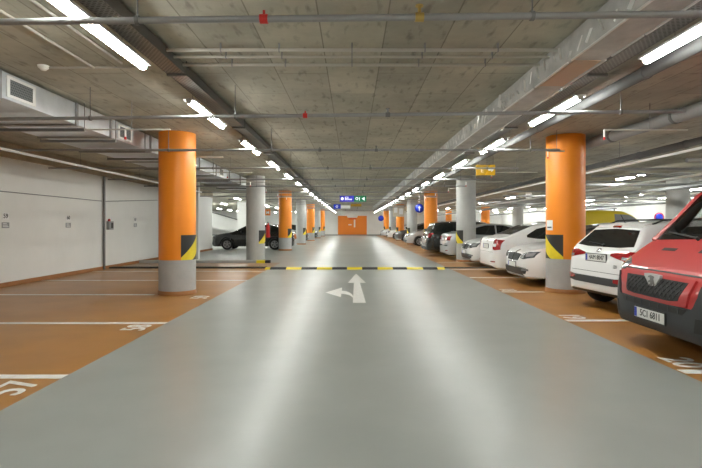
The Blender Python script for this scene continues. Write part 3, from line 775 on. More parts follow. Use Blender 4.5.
class Car:
    """d = distance behind the nose; local x = L/2 - d, y left, z up"""
    def __init__(s, name, label, cat, loc, rz, L, W, T, B, wheels, r, paint, zb=.20, nose=.62, tail=.35, nw=.55, tw=.72, roofw=.72, clad=False, group=None):
        s.L, s.W = L, W
        s.root = thing(name, label, cat, loc, rz, group)
        w0 = W / 2
        s.paint = paint
        ds = []
        d = 0
        while d < L:
            ds.append(d)
            e = min(d, L - d)
            d += .012 if e < .06 else .025 if e < .25 else .05
        ds.append(L)
        for wd in wheels:
            for k in range(-14, 15): ds.append(wd + (r + .055) * math.sin(k / 14 * PI / 2))
        ds = sorted(set(round(q, 4) for q in ds if 0 <= q <= L))
        rings = []
        RA = r + .055
        for d in ds:
            wf = 1.
            if d < nose: wf = nw + (1 - nw) * (1 - (1 - d / nose) ** 2.6) ** (1 / 2.0)
            e = L - d
            if e < tail: wf = min(wf, tw + (1 - tw) * (1 - (1 - e / tail) ** 2.6) ** (1 / 2.0))
            w = w0 * wf
            top = smooth_list(T, d); bel = min(smooth_list(B, d), top - .015)
            z0 = zb + .14 * max(0, 1 - d / .12) ** 2 + .07 * max(0, 1 - e / .15) ** 2
            zz = z0
            for wd in wheels:
                q = RA * RA - (d - wd) ** 2
                if q > 0: zz = max(zz, r + math.sqrt(q) - .01)
            zz = min(zz, bel - .08)
            def Z(f, k): return max(z0 + f * (bel - z0), zz + .022 * k)
            c = max(0., min(1., (top - bel) / .40))
            ye = w * .945; yr = ye + (w0 * roofw - ye) * c if c > 0 else ye
            yr = min(yr, ye)
            pts = [(0, zz), (w * .62, zz), (w * .93, zz + .004), (w * .975, Z(.12, 1)), (w * .995, Z(.40, 2)), (w * 1., Z(.66, 3)), (w * .985, Z(.88, 4)), (ye, max(bel, zz + .12))]
            hh = top - bel
            pts += [(ye + (yr - ye) * .45 + .012 * c, bel + hh * .42), (yr + (ye - yr) * .10 + .004 * c, bel + hh * .84), (yr * (.88 + .02 * c), bel + hh * .965), (yr * .55, top - .004), (0, top)]
            pts = catmull(pts, 3)
            rings.append((d, pts))
        k = len(rings[0][1])
        vs = []; fs = []; ms = []
        def ringverts(x, pts, sc=1, cz=0):
            full = [(y * sc, cz + (z - cz) * sc) for y, z in pts] + [(-y * sc, cz + (z - cz) * sc) for y, z in reversed(pts[1:-1])]
            return [(x, y, z) for y, z in full]
        seq = []
        d0, p0 = rings[0]; cz0 = (p0[0][1] + p0[-1][1]) / 2
        for sc_, dx in ((.05, .012), (.5, .011), (.85, .007)): seq.append(ringverts(L / 2 - d0 + dx, p0, sc_, cz0))
        for d, p in rings: seq.append(ringverts(L / 2 - d, p))
        d1, p1 = rings[-1]; cz1 = (p1[0][1] + p1[-1][1]) / 2
        for sc_, dx in ((.85, .007), (.5, .011), (.05, .012)): seq.append(ringverts(L / 2 - d1 - dx, p1, sc_, cz1))
        n = len(seq[0])
        for q in seq: vs += q
        nb = 6 + (3 if clad else 0)
        for i in range(len(seq) - 1):
            for j in range(n):
                j2 = (j + 1) % n
                fs.append((i * n + j, i * n + j2, (i + 1) * n + j2, (i + 1) * n + j))
                jj = min(j, n - 1 - j)
                ms.append(1 if jj < nb and 3 <= i < len(seq) - 4 else 0)
        fs.append(tuple(range(n))); ms.append(0)
        fs.append(tuple(range((len(seq) - 1) * n + n - 1, (len(seq) - 1) * n - 1, -1))); ms.append(0)
        s.vs, s.fs, s.ms = vs, fs, ms
        bm = bmesh.new()
        bv = [bm.verts.new(v) for v in vs]
        for f, m_ in zip(fs, ms):
            ff = bm.faces.new([bv[i] for i in f]); ff.material_index = m_; ff.smooth = True
        bmesh.ops.recalc_face_normals(bm, faces=bm.faces)
        s.bvh = BVHTree.FromBMesh(bm)
        s.bm = bm
        s.body = None
        s.wheels(wheels, r)
    def finish(s, cut=None):
        """cut: function(center) -> True where a body face is left open (windows one can see through)"""
        if cut:
            dead = [f for f in s.bm.faces if cut(f.calc_center_median())]
            bmesh.ops.delete(s.bm, geom=dead, context='FACES')
        me = bpy.data.meshes.new('body'); s.bm.to_mesh(me); s.bm.free()
        me.materials.append(M[s.paint]); me.materials.append(M['black'])
        s.body = bpy.data.objects.new('body', me); COL.objects.link(s.body); s.body.parent = s.root
        return s.root
    def wheels(s, wheels, r):
        w = .20
        for wd in wheels:
            for sd in (-1, 1):
                yc = sd * (s.W / 2 - .03 - w / 2)
                c = (s.L / 2 - wd, yc, r)
                rr = r * .66
                tb = MB().lathe([(rr, -w / 2 + .01), (r * .93, -w / 2), (r, -w / 2 + .03), (r, w / 2 - .03), (r * .93, w / 2), (rr, w / 2 - .01), (rr * .97, 0), (rr, -w / 2 + .01)], axis='y', n=32)
                t = tb.build('wheel', M['tyre'], s.root); t.location = c
                b = MB()
                o = sd * (w / 2 - .02); i_ = sd * (w / 2 - .05)
                b.lathe([(rr * 1.0, i_), (rr * 1.0, o), (rr * .90, o), (rr * .86, i_)], axis='y', n=32)
                for q in range(5):
                    for da in (-.11, .11):
                        a = q * 2 * PI / 5 + .3
                        p0 = Vector((math.cos(a) * r * .10, 0, math.sin(a) * r * .10)); p1 = Vector((math.cos(a + da) * rr * .93, 0, math.sin(a + da) * rr * .93))
                        tn = Vector((-math.sin(a), 0, math.cos(a))) * .016
                        v = []
                        for yy in (i_, o):
                            v += [Vector((p.x, yy, p.z)) for p in (p0 - tn, p0 + tn, p1 + tn, p1 - tn)]
                        b.add(v, [(0, 1, 2, 3), (7, 6, 5, 4), (0, 4, 5, 1), (1, 5, 6, 2), (2, 6, 7, 3), (3, 7, 4, 0)])
                b.lathe([(0, o), (r * .15, o), (r * .17, i_)], axis='y', n=20)
                b.build('rim', M['alloy'], t)
                MB().lathe([(0, i_ - sd * .03), (rr, i_ - sd * .03)], axis='y', n=24).build('brake_disc', M['steel'], t)
    def hit(s, kind, a, b):
        if kind == 'front': o, dr = Vector((s.L, a, b)), Vector((-1, 0, 0))
        elif kind == 'rear': o, dr = Vector((-s.L, a, b)), Vector((1, 0, 0))
        elif kind == 'left': o, dr = Vector((s.L / 2 - a, 3, b)), Vector((0, -1, 0))
        elif kind == 'right': o, dr = Vector((s.L / 2 - a, -3, b)), Vector((0, 1, 0))
        else: o, dr = Vector((s.L / 2 - a, b, 4)), Vector((0, 0, -1))
        p, nrm, i, dd = s.bvh.ray_cast(o, dr)
        if p is None:
            q = Vector(o)
            if kind in ('front',): q = Vector((s.L / 2, a, b))
            elif kind == 'rear': q = Vector((-s.L / 2, a, b))
            elif kind in ('left', 'right'): q.y = s.W / 2 * (1 if kind == 'left' else -1)
            else: q.z = 1
            p, nrm, i, dd = s.bvh.find_nearest(q)
        if nrm.dot(dr) > 0: nrm = -nrm
        return p, nrm
    def patch(s, name, m, kind, top, bot, off=.006, th=.03, n=16, k=6, parent=None, label=None):
        """ruled patch between two polylines (same parameter), projected on the body"""
        def pl(pts, t):
            ln = [0]
            for p, q in zip(pts[:-1], pts[1:]): ln.append(ln[-1] + math.hypot(q[0] - p[0], q[1] - p[1]))
            x = t * ln[-1]
            for i in range(len(pts) - 1):
                if x <= ln[i + 1] + 1e-9:
                    f = (x - ln[i]) / max(1e-9, ln[i + 1] - ln[i])
                    return (pts[i][0] + (pts[i + 1][0] - pts[i][0]) * f, pts[i][1] + (pts[i + 1][1] - pts[i][1]) * f)
            return pts[-1]
        A = []; Bk = []
        for i in range(n + 1):
            tp, bt = pl(top, i / n), pl(bot, i / n)
            for j in range(k + 1):
                f = j / k
                p, nr = s.hit(kind, bt[0] + (tp[0] - bt[0]) * f, bt[1] + (tp[1] - bt[1]) * f)
                A.append(p + nr * off); Bk.append(p - nr * th)
        mb = MB()
        K = k + 1; N = len(A)
        fs = [(i * K + j, (i + 1) * K + j, (i + 1) * K + j + 1, i * K + j + 1) for i in range(n) for j in range(k)]
        per = [i * K for i in range(n)] + [n * K + j for j in range(k)] + [i * K + k for i in range(n, 0, -1)] + [j for j in range(k, 0, -1)]
        mb.add(A, fs, 0, True)
        mb.add([A[i] for i in per] + [Bk[i] for i in per], [(i, (i + 1) % len(per), len(per) + (i + 1) % len(per), len(per) + i) for i in range(len(per))], 0, False)
        o = mb.build(name, M[m], parent or s.root)
        if label: plabel(o, label)
        return o
    def both(s, name, m, kind, top, bot, **kw):
        """mirrored pair; for front/rear mirrored in y, for side on both sides"""
        label = kw.pop('label', None)
        out = []
        if kind == 'side':
            for q in ('left', 'right'): out.append(s.patch(name, m, q, top, bot, label=label, **kw))
        else:
            for sg in (1, -1): out.append(s.patch(name, m, kind, [(sg * a, b) for a, b in top], [(sg * a, b) for a, b in bot], label=label, **kw))
        return out
    def plate(s, kind, y, z, txt=None, w=.52, h=.112, out=.0):
        sg = 1 if kind == 'front' else -1
        xs = max(s.hit(kind, y + q, z)[0].x * sg for q in (-w / 2, 0, w / 2))
        x = sg * (xs + .004 + out)
        b = MB(); e = sg * .012
        b.box(min(x, x + e), max(x, x + e), y - w / 2 - .012, y + w / 2 + .012, z - h / 2 - .012, z + h / 2 + .012)
        fr = b.build('plate_holder', M['black'], s.root)
        x2 = x + e; e2 = sg * .003
        pl = MB().box(min(x2, x2 + e2), max(x2, x2 + e2), y - w / 2, y + w / 2, z - h / 2, z + h / 2).build('plate', M['plate'], fr)
        # viewer looking at it: right-hand direction
        rt = sg       # front: viewer faces -x, right = +y
        yb = y - rt * (w / 2 - .025)
        x3 = x2 + e2; e3 = sg * .0015
        MB().box(min(x3, x3 + e3), max(x3, x3 + e3), yb - .022, yb + .022, z - h / 2 + .004, z + h / 2 - .004).build('blue_strip', M['plateblue'], fr)
        if txt:
            mx = frame((x3 + e3 * .3, y + rt * .025, z), (0, rt, 0), (0, 0, 1))
            text_mb(txt, .105, mx, .001, sx=.86, bold=.002).build('characters', M['ink'], fr)
        return fr
    def mirrors(s, d, z, m=None):
        for sd in (1, -1):
            p, nr = s.hit('left' if sd > 0 else 'right', d, z)
            prof = [(0, 0), (.045, .012), (.06, .05), (.062, .10), (.05, .15), (.03, .185), (0, .195)]
            b = MB()
            vs = []; n_ = 14
            for rr, h in prof:
                for q in range(n_):
                    t = 2 * PI * q / n_
                    vs.append((p.x + rr * .9 * math.cos(t), p.y + sd * (.02 + h), z + .03 + rr * 1.15 * math.sin(t)))
            fs = [(i * n_ + q, i * n_ + (q + 1) % n_, (i + 1) * n_ + (q + 1) % n_, (i + 1) * n_ + q) for i in range(len(prof) - 1) for q in range(n_)]
            b.add(vs, fs, 0, True)
            b.box(p.x - .025, p.x + .025, min(p.y - sd * .03, p.y + sd * .06), max(p.y - sd * .03, p.y + sd * .06), z - .02, z + .02)
            b.build('side_mirror', M[m or s.paint], s.root)
    def handles(s, ds, z):
        for d in ds:
            for q in ('left', 'right'):
                s.patch('door_handle', s.paint, q, [(d, z + .015), (d + .18, z + .02)], [(d, z - .012), (d + .18, z - .007)], off=.022, th=.0, n=6, k=2)
    def seams(s, ds, z0, z1):
        for d in ds:
            for q in ('left', 'right'):
                s.patch('door_gap', 'black', q, [(d - .004, z1), (d + .004, z1)], [(d - .004, z0), (d + .004, z0)], off=.0015, th=.004, n=1, k=8)
    def rails(s, d0, d1, y, m='black'):
        for sg in (1, -1):
            pts = []
            for i in range(9):
                d = d0 + (d1 - d0) * i / 8
                p, nr = s.hit('top', d, sg * y)
                pts.append(p + Vector((0, 0, .045 if 0 < i < 8 else .0)))
            b = MB()
            for a, c in zip(pts[:-1], pts[1:]): b.cyl(a, c, .014, 8)
            b.build('roof_rail', M[m], s.root)

# ---- profiles
SALOON_T = [(0, .56), (.03, .68), (.09, .765), (.3, .85), (.7, .93), (1.1, .99), (1.25, 1.02), (2.0, 1.40), (2.45, 1.46), (3.0, 1.455), (3.55, 1.37), (4.1, 1.15), (4.25, 1.085), (4.5, 1.05), (4.6, .98), (4.65, .80), (4.67, .58)]
SALOON_B = [(0, .50), (.09, .69), (.3, .78), (.7, .86), (1.2, .93), (2.5, .96), (3.8, 1.0), (4.35, 1.01), (4.58, .93), (4.67, .55)]
def saloon_glass(c):
    c.patch('windscreen', 'carglass', 'front', [(-.58, 1.385), (0, 1.405), (.58, 1.385)], [(-.70, 1.035), (0, 1.06), (.70, 1.035)], n=20, k=8, off=.004)
    c.patch('rear_window', 'carglass', 'rear', [(-.54, 1.36), (0, 1.375), (.54, 1.36)], [(-.62, 1.13), (0, 1.14), (.62, 1.13)], n=20, k=8, off=.004)
    for q in ('left', 'right'):
        c.patch('side_window', 'carglass', q, [(1.62, 1.05), (2.0, 1.27), (2.35, 1.375), (2.66, 1.385)], [(1.62, .99), (2.0, .995), (2.35, 1.0), (2.66, 1.0)], off=.004, n=16, k=6)
        c.patch('side_window', 'carglass', q, [(2.72, 1.385), (3.1, 1.37), (3.45, 1.29), (3.75, 1.12)], [(2.72, 1.0), (3.1, 1.01), (3.45, 1.02), (3.75, 1.06)], off=.004, n=16, k=6)
def saloon(name, label, loc, rz, paint, front=True, group='parked cars on the right', style='new', plate=None, zs=1.):
    c = Car(name, label, 'car', loc, rz, 4.67, 1.81, SALOON_T, SALOON_B, (.92, 3.6), .315, paint, nose=.70, tail=.42, nw=.52, tw=.62, group=group)
    saloon_glass(c)
    c.mirrors(1.75, .99); c.handles((2.55, 3.35), .86); c.seams((1.5, 2.69, 3.5), .42, .95)
    if front:
        # grille halves with chrome border
        c.patch('grille_frame', 'chrome', 'front', [(-.43, .725), (0, .745), (.43, .725)], [(-.35, .572), (0, .56), (.35, .572)], off=.006, n=20, k=4)
        for sg in (1, -1):
            c.patch('grille', 'black', 'front', [(sg * .03, .735), (sg * .41, .72)], [(sg * .03, .572), (sg * .335, .582)], off=.013, n=10, k=4)
            for q in range(7):
                yy = sg * (.07 + q * .042)
                c.patch('grille_bar', 'steel', 'front', [(yy - .004, .72), (yy + .004, .72)], [(yy - .004, .59), (yy + .004, .59)], off=.018, th=.01, n=1, k=4)
        c.patch('badge', 'chrome', 'front', [(-.035, .80), (0, .81), (.035, .80)], [(-.035, .75), (0, .74), (.035, .75)], off=.012, n=6, k=2)
        hl = c.both('headlight', 'lens_dark', 'front', [(.47, .735), (.64, .775), (.82, .80)], [(.44, .63), (.62, .62), (.80, .665)], off=.007, n=16, k=5)
        for h, sg in zip(hl, (1, -1)):
            c.patch('lamp_unit', 'lens_clear', 'front', [(sg * .50, .715), (sg * .62, .735)], [(sg * .49, .645), (sg * .61, .645)], off=.011, n=6, k=3, parent=h)
            c.patch('lamp_unit', 'lens_clear', 'front', [(sg * .66, .75), (sg * .79, .775)], [(sg * .65, .67), (sg * .78, .685)], off=.011, n=6, k=3, parent=h)
        c.patch('lower_grille', 'black', 'front', [(-.70, .40), (-.5, .42), (.5, .42), (.70, .40)], [(-.66, .29), (-.5, .27), (.5, .27), (.66, .29)], off=.008, n=24, k=3)
        c.patch('chrome_strip', 'chrome', 'front', [(-.68, .425), (-.5, .44), (.5, .44), (.68, .425)], [(-.68, .41), (-.5, .425), (.5, .425), (.68, .41)], off=.012, n=24, k=1)
        c.both('fog_lamp', 'lens_clear', 'front', [(.55, .395), (.72, .40)], [(.55, .35), (.72, .355)], off=.013, n=6, k=2)
        c.patch('front_lip', paint, 'front', [(-.8, .24), (.8, .24)], [(-.8, .20), (.8, .20)], off=.02, n=20, k=1)
        c.plate('front', 0, .475, plate)
    else:
        if style == 'bmw':
            c.both('tail_lamp', 'lens_red', 'rear', [(.42, .93), (.62, .95), (.84, .95)], [(.42, .80), (.62, .78), (.84, .78)], off=.008, n=14, k=5)
            c.patch('bumper_strip', 'lens_dark', 'rear', [(-.75, .60), (.75, .60)], [(-.75, .56), (.75, .56)], off=.012, n=16, k=1)
            c.plate('rear', 0, .83, plate)
        else:
            tl = c.both('tail_lamp', 'lens_red', 'rear', [(.62, 1.00), (.72, 1.01), (.86, .98)], [(.66, .72), (.74, .70), (.86, .72)], off=.008, n=14, k=6)
            for h, sg in zip(tl, (1, -1)):
                c.patch('clear_band', 'signplate_white', 'rear', [(sg * .66, .88), (sg * .77, .88)], [(sg * .67, .80), (sg * .77, .80)], off=.012, n=6, k=3, parent=h)
            c.patch('badge', 'chrome', 'rear', [(-.04, .99), (0, 1.0), (.04, .99)], [(-.04, .93), (0, .92), (.04, .93)], off=.010, n=6, k=2)
            c.plate('rear', 0, .80, plate)
        c.both('reflector', 'lens_red', 'rear', [(.55, .40), (.75, .40)], [(.55, .37), (.75, .37)], off=.009, n=6, k=1)
        c.patch('boot_gap', 'black', 'rear', [(-.66, .652), (.66, .652)], [(-.66, .645), (.66, .645)], off=.002, th=.004, n=16, k=1)
    return c.finish()

HATCH_T = [(0, .56), (.05, .72), (.3, .86), (.85, .97), (1.0, 1.01), (1.75, 1.39), (2.2, 1.47), (3.1, 1.455), (3.50, 1.41), (3.58, 1.385), (3.86, 1.05), (3.93, .99), (3.99, .90), (4.03, .70), (4.04, .50)]
HATCH_B = [(0, .5), (.05, .66), (.3, .78), (.95, .93), (2.2, .96), (3.4, 1.0), (3.84, 1.01), (3.97, .88), (4.04, .45)]
def hatch(label, loc, rz, plate):
    c = Car('hatchback_car', label, 'car', loc, rz, 4.04, 1.74, HATCH_T, HATCH_B, (.80, 3.35), .31, 'carwhite', zb=.24, nose=.6, tail=.40, nw=.55, tw=.68, roofw=.70, group='parked cars on the right')
    c.patch('windscreen', 'carglass', 'front', [(-.56, 1.37), (0, 1.39), (.56, 1.37)], [(-.66, 1.04), (0, 1.06), (.66, 1.04)], n=16, k=6, off=.004)
    for q in ('left', 'right'):
        c.patch('side_window', 'carglass', q, [(1.4, 1.06), (1.75, 1.27), (2.05, 1.37), (2.3, 1.385)], [(1.4, 1.0), (1.75, 1.0), (2.05, 1.0), (2.3, 1.0)], off=.004, n=14, k=6)
        c.patch('side_window', 'carglass', q, [(2.36, 1.385), (2.9, 1.37), (3.2, 1.28), (3.36, 1.2)], [(2.36, 1.0), (2.9, 1.02), (3.2, 1.05), (3.36, 1.09)], off=.004, n=14, k=6)
    c.patch('rear_window', 'carglass', 'rear', [(-.56, 1.31), (0, 1.335), (.56, 1.31)], [(-.70, 1.06), (-.4, 1.035), (.4, 1.035), (.70, 1.06)], n=24, k=8, off=.006)
    c.patch('spoiler', 'carwhite', 'top', [(3.42, .54), (3.42, -.54)], [(3.60, .56), (3.60, -.56)], off=.018, th=.0, n=16, k=3)
    c.patch('brake_light', 'lens_red', 'rear', [(-.10, 1.375), (.10, 1.375)], [(-.10, 1.35), (.10, 1.35)], off=.022, n=6, k=1)
    tl = c.both('tail_lamp', 'lens_red', 'rear', [(.33, .935), (.55, .975), (.72, .985), (.86, .98)], [(.33, .90), (.55, .86), (.72, .825), (.86, .815)], off=.010, n=20, k=6)
    for h, sg in zip(tl, (1, -1)):
        c.patch('clear_band', 'lens_clear', 'rear', [(sg * .62, .90), (sg * .80, .89)], [(sg * .62, .86), (sg * .80, .85)], off=.014, n=8, k=2, parent=h)
    c.patch('bumper_insert', 'bumper', 'rear', [(-.82, .57), (-.5, .55), (.5, .55), (.82, .57)], [(-.82, .47), (-.5, .43), (.5, .43), (.82, .47)], off=.010, n=28, k=3)
    c.both('reflector', 'lens_red', 'rear', [(.50, .54), (.60, .555), (.76, .555)], [(.50, .49), (.60, .48), (.76, .485)], off=.016, n=8, k=2)
    c.patch('badge', 'chrome', 'rear', [(-.05, 1.0), (0, 1.01), (.05, 1.0)], [(-.05, .955), (0, .945), (.05, .955)], off=.012, n=8, k=2)
    c.patch('tailgate_gap', 'black', 'rear', [(-.62, .632), (.62, .632)], [(-.62, .625), (.62, .625)], off=.002, th=.004, n=20, k=1)
    mx = frame((-2.022, -.50, .74), (0, -1, 0), (0, 0, 1))
    p, nr = c.hit('rear', -.50, .74)
    mx = frame((p.x - .006, -.50, .74), (0, -1, 0), (0, 0, 1))
    text_mb('i20', .075, mx, .004).build('model_badge', M['chrome'], c.root)
    b = MB().cyl((p.x + .23, .02, 1.09), (p.x + .17, .30, 1.08), .008, 6)
    q0, n0 = c.hit('rear', 0, 1.06); q1, n1 = c.hit('rear', .42, 1.10)
    MB().cyl(q0 + n0 * .02, q1 + n1 * .02, .008, 6).cyl(q0 - n0 * .01, q0 + n0 * .03, .02, 10).build('wiper', M['black'], c.root)
    c.plate('rear', 0, .86, plate)
    pt, nn = c.hit('top', 3.45, 0)
    MB().cyl(pt - nn * .01, pt + Vector((-.10, 0, .16)), .006, 6).cyl(pt - nn * .01, pt + nn * .02, .02, 10).build('antenna', M['black'], c.root)
    c.rails(1.9, 3.4, .53)
    c.mirrors(1.55, .98); c.handles((2.2, 3.0), .85); c.seams((1.4, 2.33), .42, .95)
    return c.finish()

EST_T = [(0, .58), (.05, .76), (.3, .89), (1.0, 1.02), (1.2, 1.06), (1.95, 1.47), (2.5, 1.58), (4.1, 1.55), (4.42, 1.49), (4.62, 1.08), (4.70, .99), (4.77, .85), (4.80, .50)]
EST_B = [(0, .5), (.05, .69), (.3, .81), (1.0, .94), (2.5, .99), (4.5, 1.04), (4.72, .92), (4.80, .45)]
def estate(name, label, loc, rz, paint, group='parked cars on the right', front=False):
    c = Car(name, label, 'car', loc, rz, 4.80, 1.80, EST_T, EST_B, (.92, 3.65), .33, paint, zb=.24, nose=.6, tail=.38, nw=.55, tw=.68, roofw=.70, group=group)
    c.patch('windscreen', 'carglass', 'front', [(-.58, 1.45), (0, 1.47), (.58, 1.45)], [(-.68, 1.08), (0, 1.10), (.68, 1.08)], n=16, k=6, off=.004)
    for q in ('left', 'right'):
        c.patch('side_window', 'carglass', q, [(1.62, 1.10), (1.95, 1.33), (2.3, 1.45), (2.68, 1.47)], [(1.62, 1.03), (1.95, 1.03), (2.3, 1.03), (2.68, 1.03)], off=.004, n=14, k=6)
        c.patch('side_window', 'carglass', q, [(2.74, 1.47), (3.5, 1.46)], [(2.74, 1.03), (3.5, 1.05)], off=.004, n=12, k=6)
        c.patch('side_window', 'carglass', q, [(3.58, 1.455), (4.1, 1.43), (4.35, 1.34)], [(3.58, 1.06), (4.1, 1.09), (4.35, 1.13)], off=.004, n=12, k=6)
    c.patch('rear_window', 'carglass', 'rear', [(-.55, 1.43), (0, 1.45), (.55, 1.43)], [(-.64, 1.10), (0, 1.09), (.64, 1.10)], n=20, k=7, off=.005)
    if front:
        c.patch('grille', 'grillblack', 'front', [(-.42, .74), (.42, .74)], [(-.36, .60), (.36, .60)], off=.010, n=14, k=3)
        c.both('headlight', 'lens_clear', 'front', [(.48, .74), (.82, .80)], [(.46, .62), (.82, .66)], off=.008, n=12, k=4)
        c.patch('lower_grille', 'black', 'front', [(-.6, .42), (.6, .42)], [(-.56, .28), (.56, .28)], off=.008, n=16, k=3)
        c.plate('front', 0, .50)
    else:
        tl = c.both('tail_lamp', 'lens_red', 'rear', [(.50, .99), (.68, 1.03), (.87, 1.04)], [(.50, .88), (.68, .84), (.87, .82)], off=.010, n=14, k=5)
        for h, sg in zip(tl, (1, -1)):
            c.patch('clear_band', 'lens_clear', 'rear', [(sg * .56, .95), (sg * .74, .95)], [(sg * .56, .90), (sg * .74, .90)], off=.014, n=6, k=2, parent=h)
        c.patch('bumper_insert', 'bumper', 'rear', [(-.72, .42), (.72, .42)], [(-.72, .30), (.72, .30)], off=.010, n=20, k=2)
        c.plate('rear', 0, .82)
    c.rails(2.0, 4.2, .55, 'alloy')
    c.mirrors(1.75, 1.03); c.handles((2.5, 3.3), .90); c.seams((1.5, 2.71, 3.54), .45, .98)
    return c.finish()

VAN_T = [(0, .66), (.03, .80), (.10, .915), (.16, .955), (.30, 1.06), (.46, 1.18), (.52, 1.215), (1.02, 1.80), (1.22, 1.89), (1.8, 1.95), (2.6, 1.96), (4.5, 1.93), (4.72, 1.80), (4.78, 1.2), (4.80, .6)]
VAN_B = [(0, .58), (.03, .72), (.10, .84), (.30, .96), (.48, 1.06), (.75, 1.12), (4.6, 1.14), (4.80, .55)]
def red_van(loc, rz):
    c = Car('delivery_van', 'faded red van with grey bumper facing the lane, nearest', 'van', loc, rz, 4.80, 1.86, VAN_T, VAN_B, (.88, 3.85), .33, 'carred', zb=.23, nose=.50, tail=.25, nw=.62, tw=.80, roofw=.80, group='parked cars on the right')
    # front bumper in grey plastic, rising at both corners
    c.patch('front_bumper', 'bumper', 'front', [(-.92, .84), (-.70, .83), (-.62, .575), (.62, .575), (.70, .83), (.92, .84)], [(-.92, .25), (-.70, .25), (-.62, .25), (.62, .25), (.70, .25), (.92, .25)], off=.022, th=.03, n=44, k=8)
    c.patch('intake', 'black', 'front', [(-.56, .565), (.56, .565)], [(-.50, .505), (.50, .505)], off=.026, n=20, k=2)
    for q in range(7):
        yy = -.45 + q * .15
        c.patch('intake_bar', 'bumper', 'front', [(yy - .008, .56), (yy + .008, .56)], [(yy - .008, .51), (yy + .008, .51)], off=.031, th=.01, n=1, k=2)
    c.both('fog_recess', 'black', 'front', [(.66, .50), (.84, .50)], [(.64, .36), (.82, .36)], off=.026, n=8, k=3)
    # painted grille surround and mesh grille
    c.patch('grille_surround', 'carred', 'front', [(-.60, .845), (0, .85), (.60, .845)], [(-.54, .585), (-.3, .575), (.3, .575), (.54, .585)], off=.024, n=28, k=6)
    g = c.patch('grille', 'black', 'front', [(-.52, .815), (0, .82), (.52, .815)], [(-.44, .635), (-.3, .615), (.3, .615), (.44, .635)], off=.028, n=28, k=6)
    for sg in (1, -1):
        for q in range(-9, 10):
            y0 = q * .07 - sg * .05; y1 = q * .07 + sg * .11
            pts = []
            for f in [i / 8 for i in range(9)]:
                yy = y0 + (y1 - y0) * f; zz = .63 + .18 * f
                lim = .44 + .08 * f - .012
                if abs(yy) <= lim: pts.append((yy, zz))
            if len(pts) > 2:
                b = MB(); ps = []
                for (yy, zz) in pts:
                    p, nr = c.hit('front', yy, zz); ps.append(p + nr * .031)
                for a_, b_ in zip(ps[:-1], ps[1:]): b.cyl(a_, b_, .005, 5)
                b.build('grille_bar', M['black'], g)
    # shield emblem
    p, nr = c.hit('front', 0, .80)
    em = MB().prism([(-.14, .862), (-.06, .87), (.06, .87), (.14, .862), (.135, .83), (.085, .775), (.05, .725), (0, .712), (-.05, .725), (-.085, .775), (-.135, .83)], p.x + .02, p.x + .055, 'yz').build('emblem', M['emblem'], c.root, .006)
    x = p.x + .055
    MB().prism([(-.05, .735), (-.02, .75), (-.02, .775), (-.055, .765), (-.06, .78), (-.02, .80), (-.03, .825), (-.06, .82), (-.05, .84), (-.01, .85), (.03, .845), (.05, .825), (.025, .815), (.04, .785), (.055, .745), (.035, .74), (.02, .77), (.005, .74), (-.01, .73)], x, x + .006, 'yz').build('lion_figure', M['steel'], em)
    # headlights sweeping back over the corners
    hl = c.both('headlight', 'lens_clear', 'front', [(.62, .935), (.74, .985), (.90, 1.02)], [(.66, .86), (.78, .855), (.92, .86)], off=.010, n=16, k=5)
    c.plate('front', 0, .415, '5C1 6811', out=.024)
    # bonnet vents
    for sg in (1, -1):
        c.patch('bonnet_vent', 'black', 'top', [(.36, sg * .18), (.36, sg * .42)], [(.40, sg * .18), (.40, sg * .42)], off=.002, th=.01, n=8, k=2)
    c.patch('bonnet_gap', 'black', 'front', [(-.66, .895), (0, .900), (.66, .895)], [(-.66, .880), (0, .885), (.66, .880)], off=.003, th=.006, n=24, k=1)
    # windscreen one can see through, black border
    wt = [(-.655, 1.80), (0, 1.825), (.655, 1.80)]; wb = [(-.755, 1.215), (0, 1.245), (.755, 1.215)]
    c.patch('windscreen', 'clearglass', 'front', wt, wb, off=.006, th=-.004, n=24, k=10)
    def fr(a0, a1, b0, b1): c.patch('windscreen_border', 'frit', 'front', a0, b0, off=.008, th=.006, n=20, k=3)
    c.patch('windscreen_border', 'frit', 'front', wt, [(-.66, 1.775), (0, 1.80), (.66, 1.775)], off=.009, th=.02, n=24, k=2)
    c.patch('windscreen_border', 'frit', 'front', [(-.745, 1.285), (0, 1.30), (.745, 1.285)], wb, off=.009, th=.02, n=24, k=3)
    for sg in (1, -1):
        c.patch('windscreen_border', 'frit', 'front', [(sg * .640, 1.80), (sg * .655, 1.80)], [(sg * .74, 1.22), (sg * .755, 1.22)], off=.009, th=.02, n=2, k=12)
    sw = dict(top=[(.60, 1.26), (.95, 1.68), (1.12, 1.75), (1.95, 1.79)], bot=[(.62, 1.16), (.98, 1.165), (1.12, 1.17), (1.95, 1.18)])
    for q in ('left', 'right'):
        c.patch('side_window', 'clearglass', q, sw['top'], sw['bot'], off=.006, th=-.004, n=16, k=8)
        c.patch('window_border', 'frit', q, sw['top'], [(.62, 1.25), (.97, 1.66), (1.13, 1.73), (1.95, 1.77)], off=.008, th=.02, n=16, k=2)
        c.patch('window_border', 'frit', q, [(.62, 1.205), (1.95, 1.225)], [(.62, 1.16), (1.95, 1.18)], off=.008, th=.02, n=10, k=2)
        c.patch('window_border', 'frit', q, [(1.88, 1.78), (1.96, 1.785)], [(1.88, 1.18), (1.96, 1.18)], off=.008, th=.02, n=2, k=8)
    b = MB()
    for y0, y1 in ((.60, .02), (-.05, -.60)):
        p0, n0 = c.hit('front', y0, 1.235); p1, n1 = c.hit('front', y1, 1.30)
        b = MB().cyl(p0 + n0 * .03, p1 + n1 * .025, .010, 6).cyl(p0 - n0 * .01, p0 + n0 * .04, .018, 8)
        b.build('wiper', M['black'], c.root)
    c.mirrors(1.0, 1.20, 'bumper'); c.handles((1.85,), .98); c.seams((1.0, 2.02), .5, 1.1)
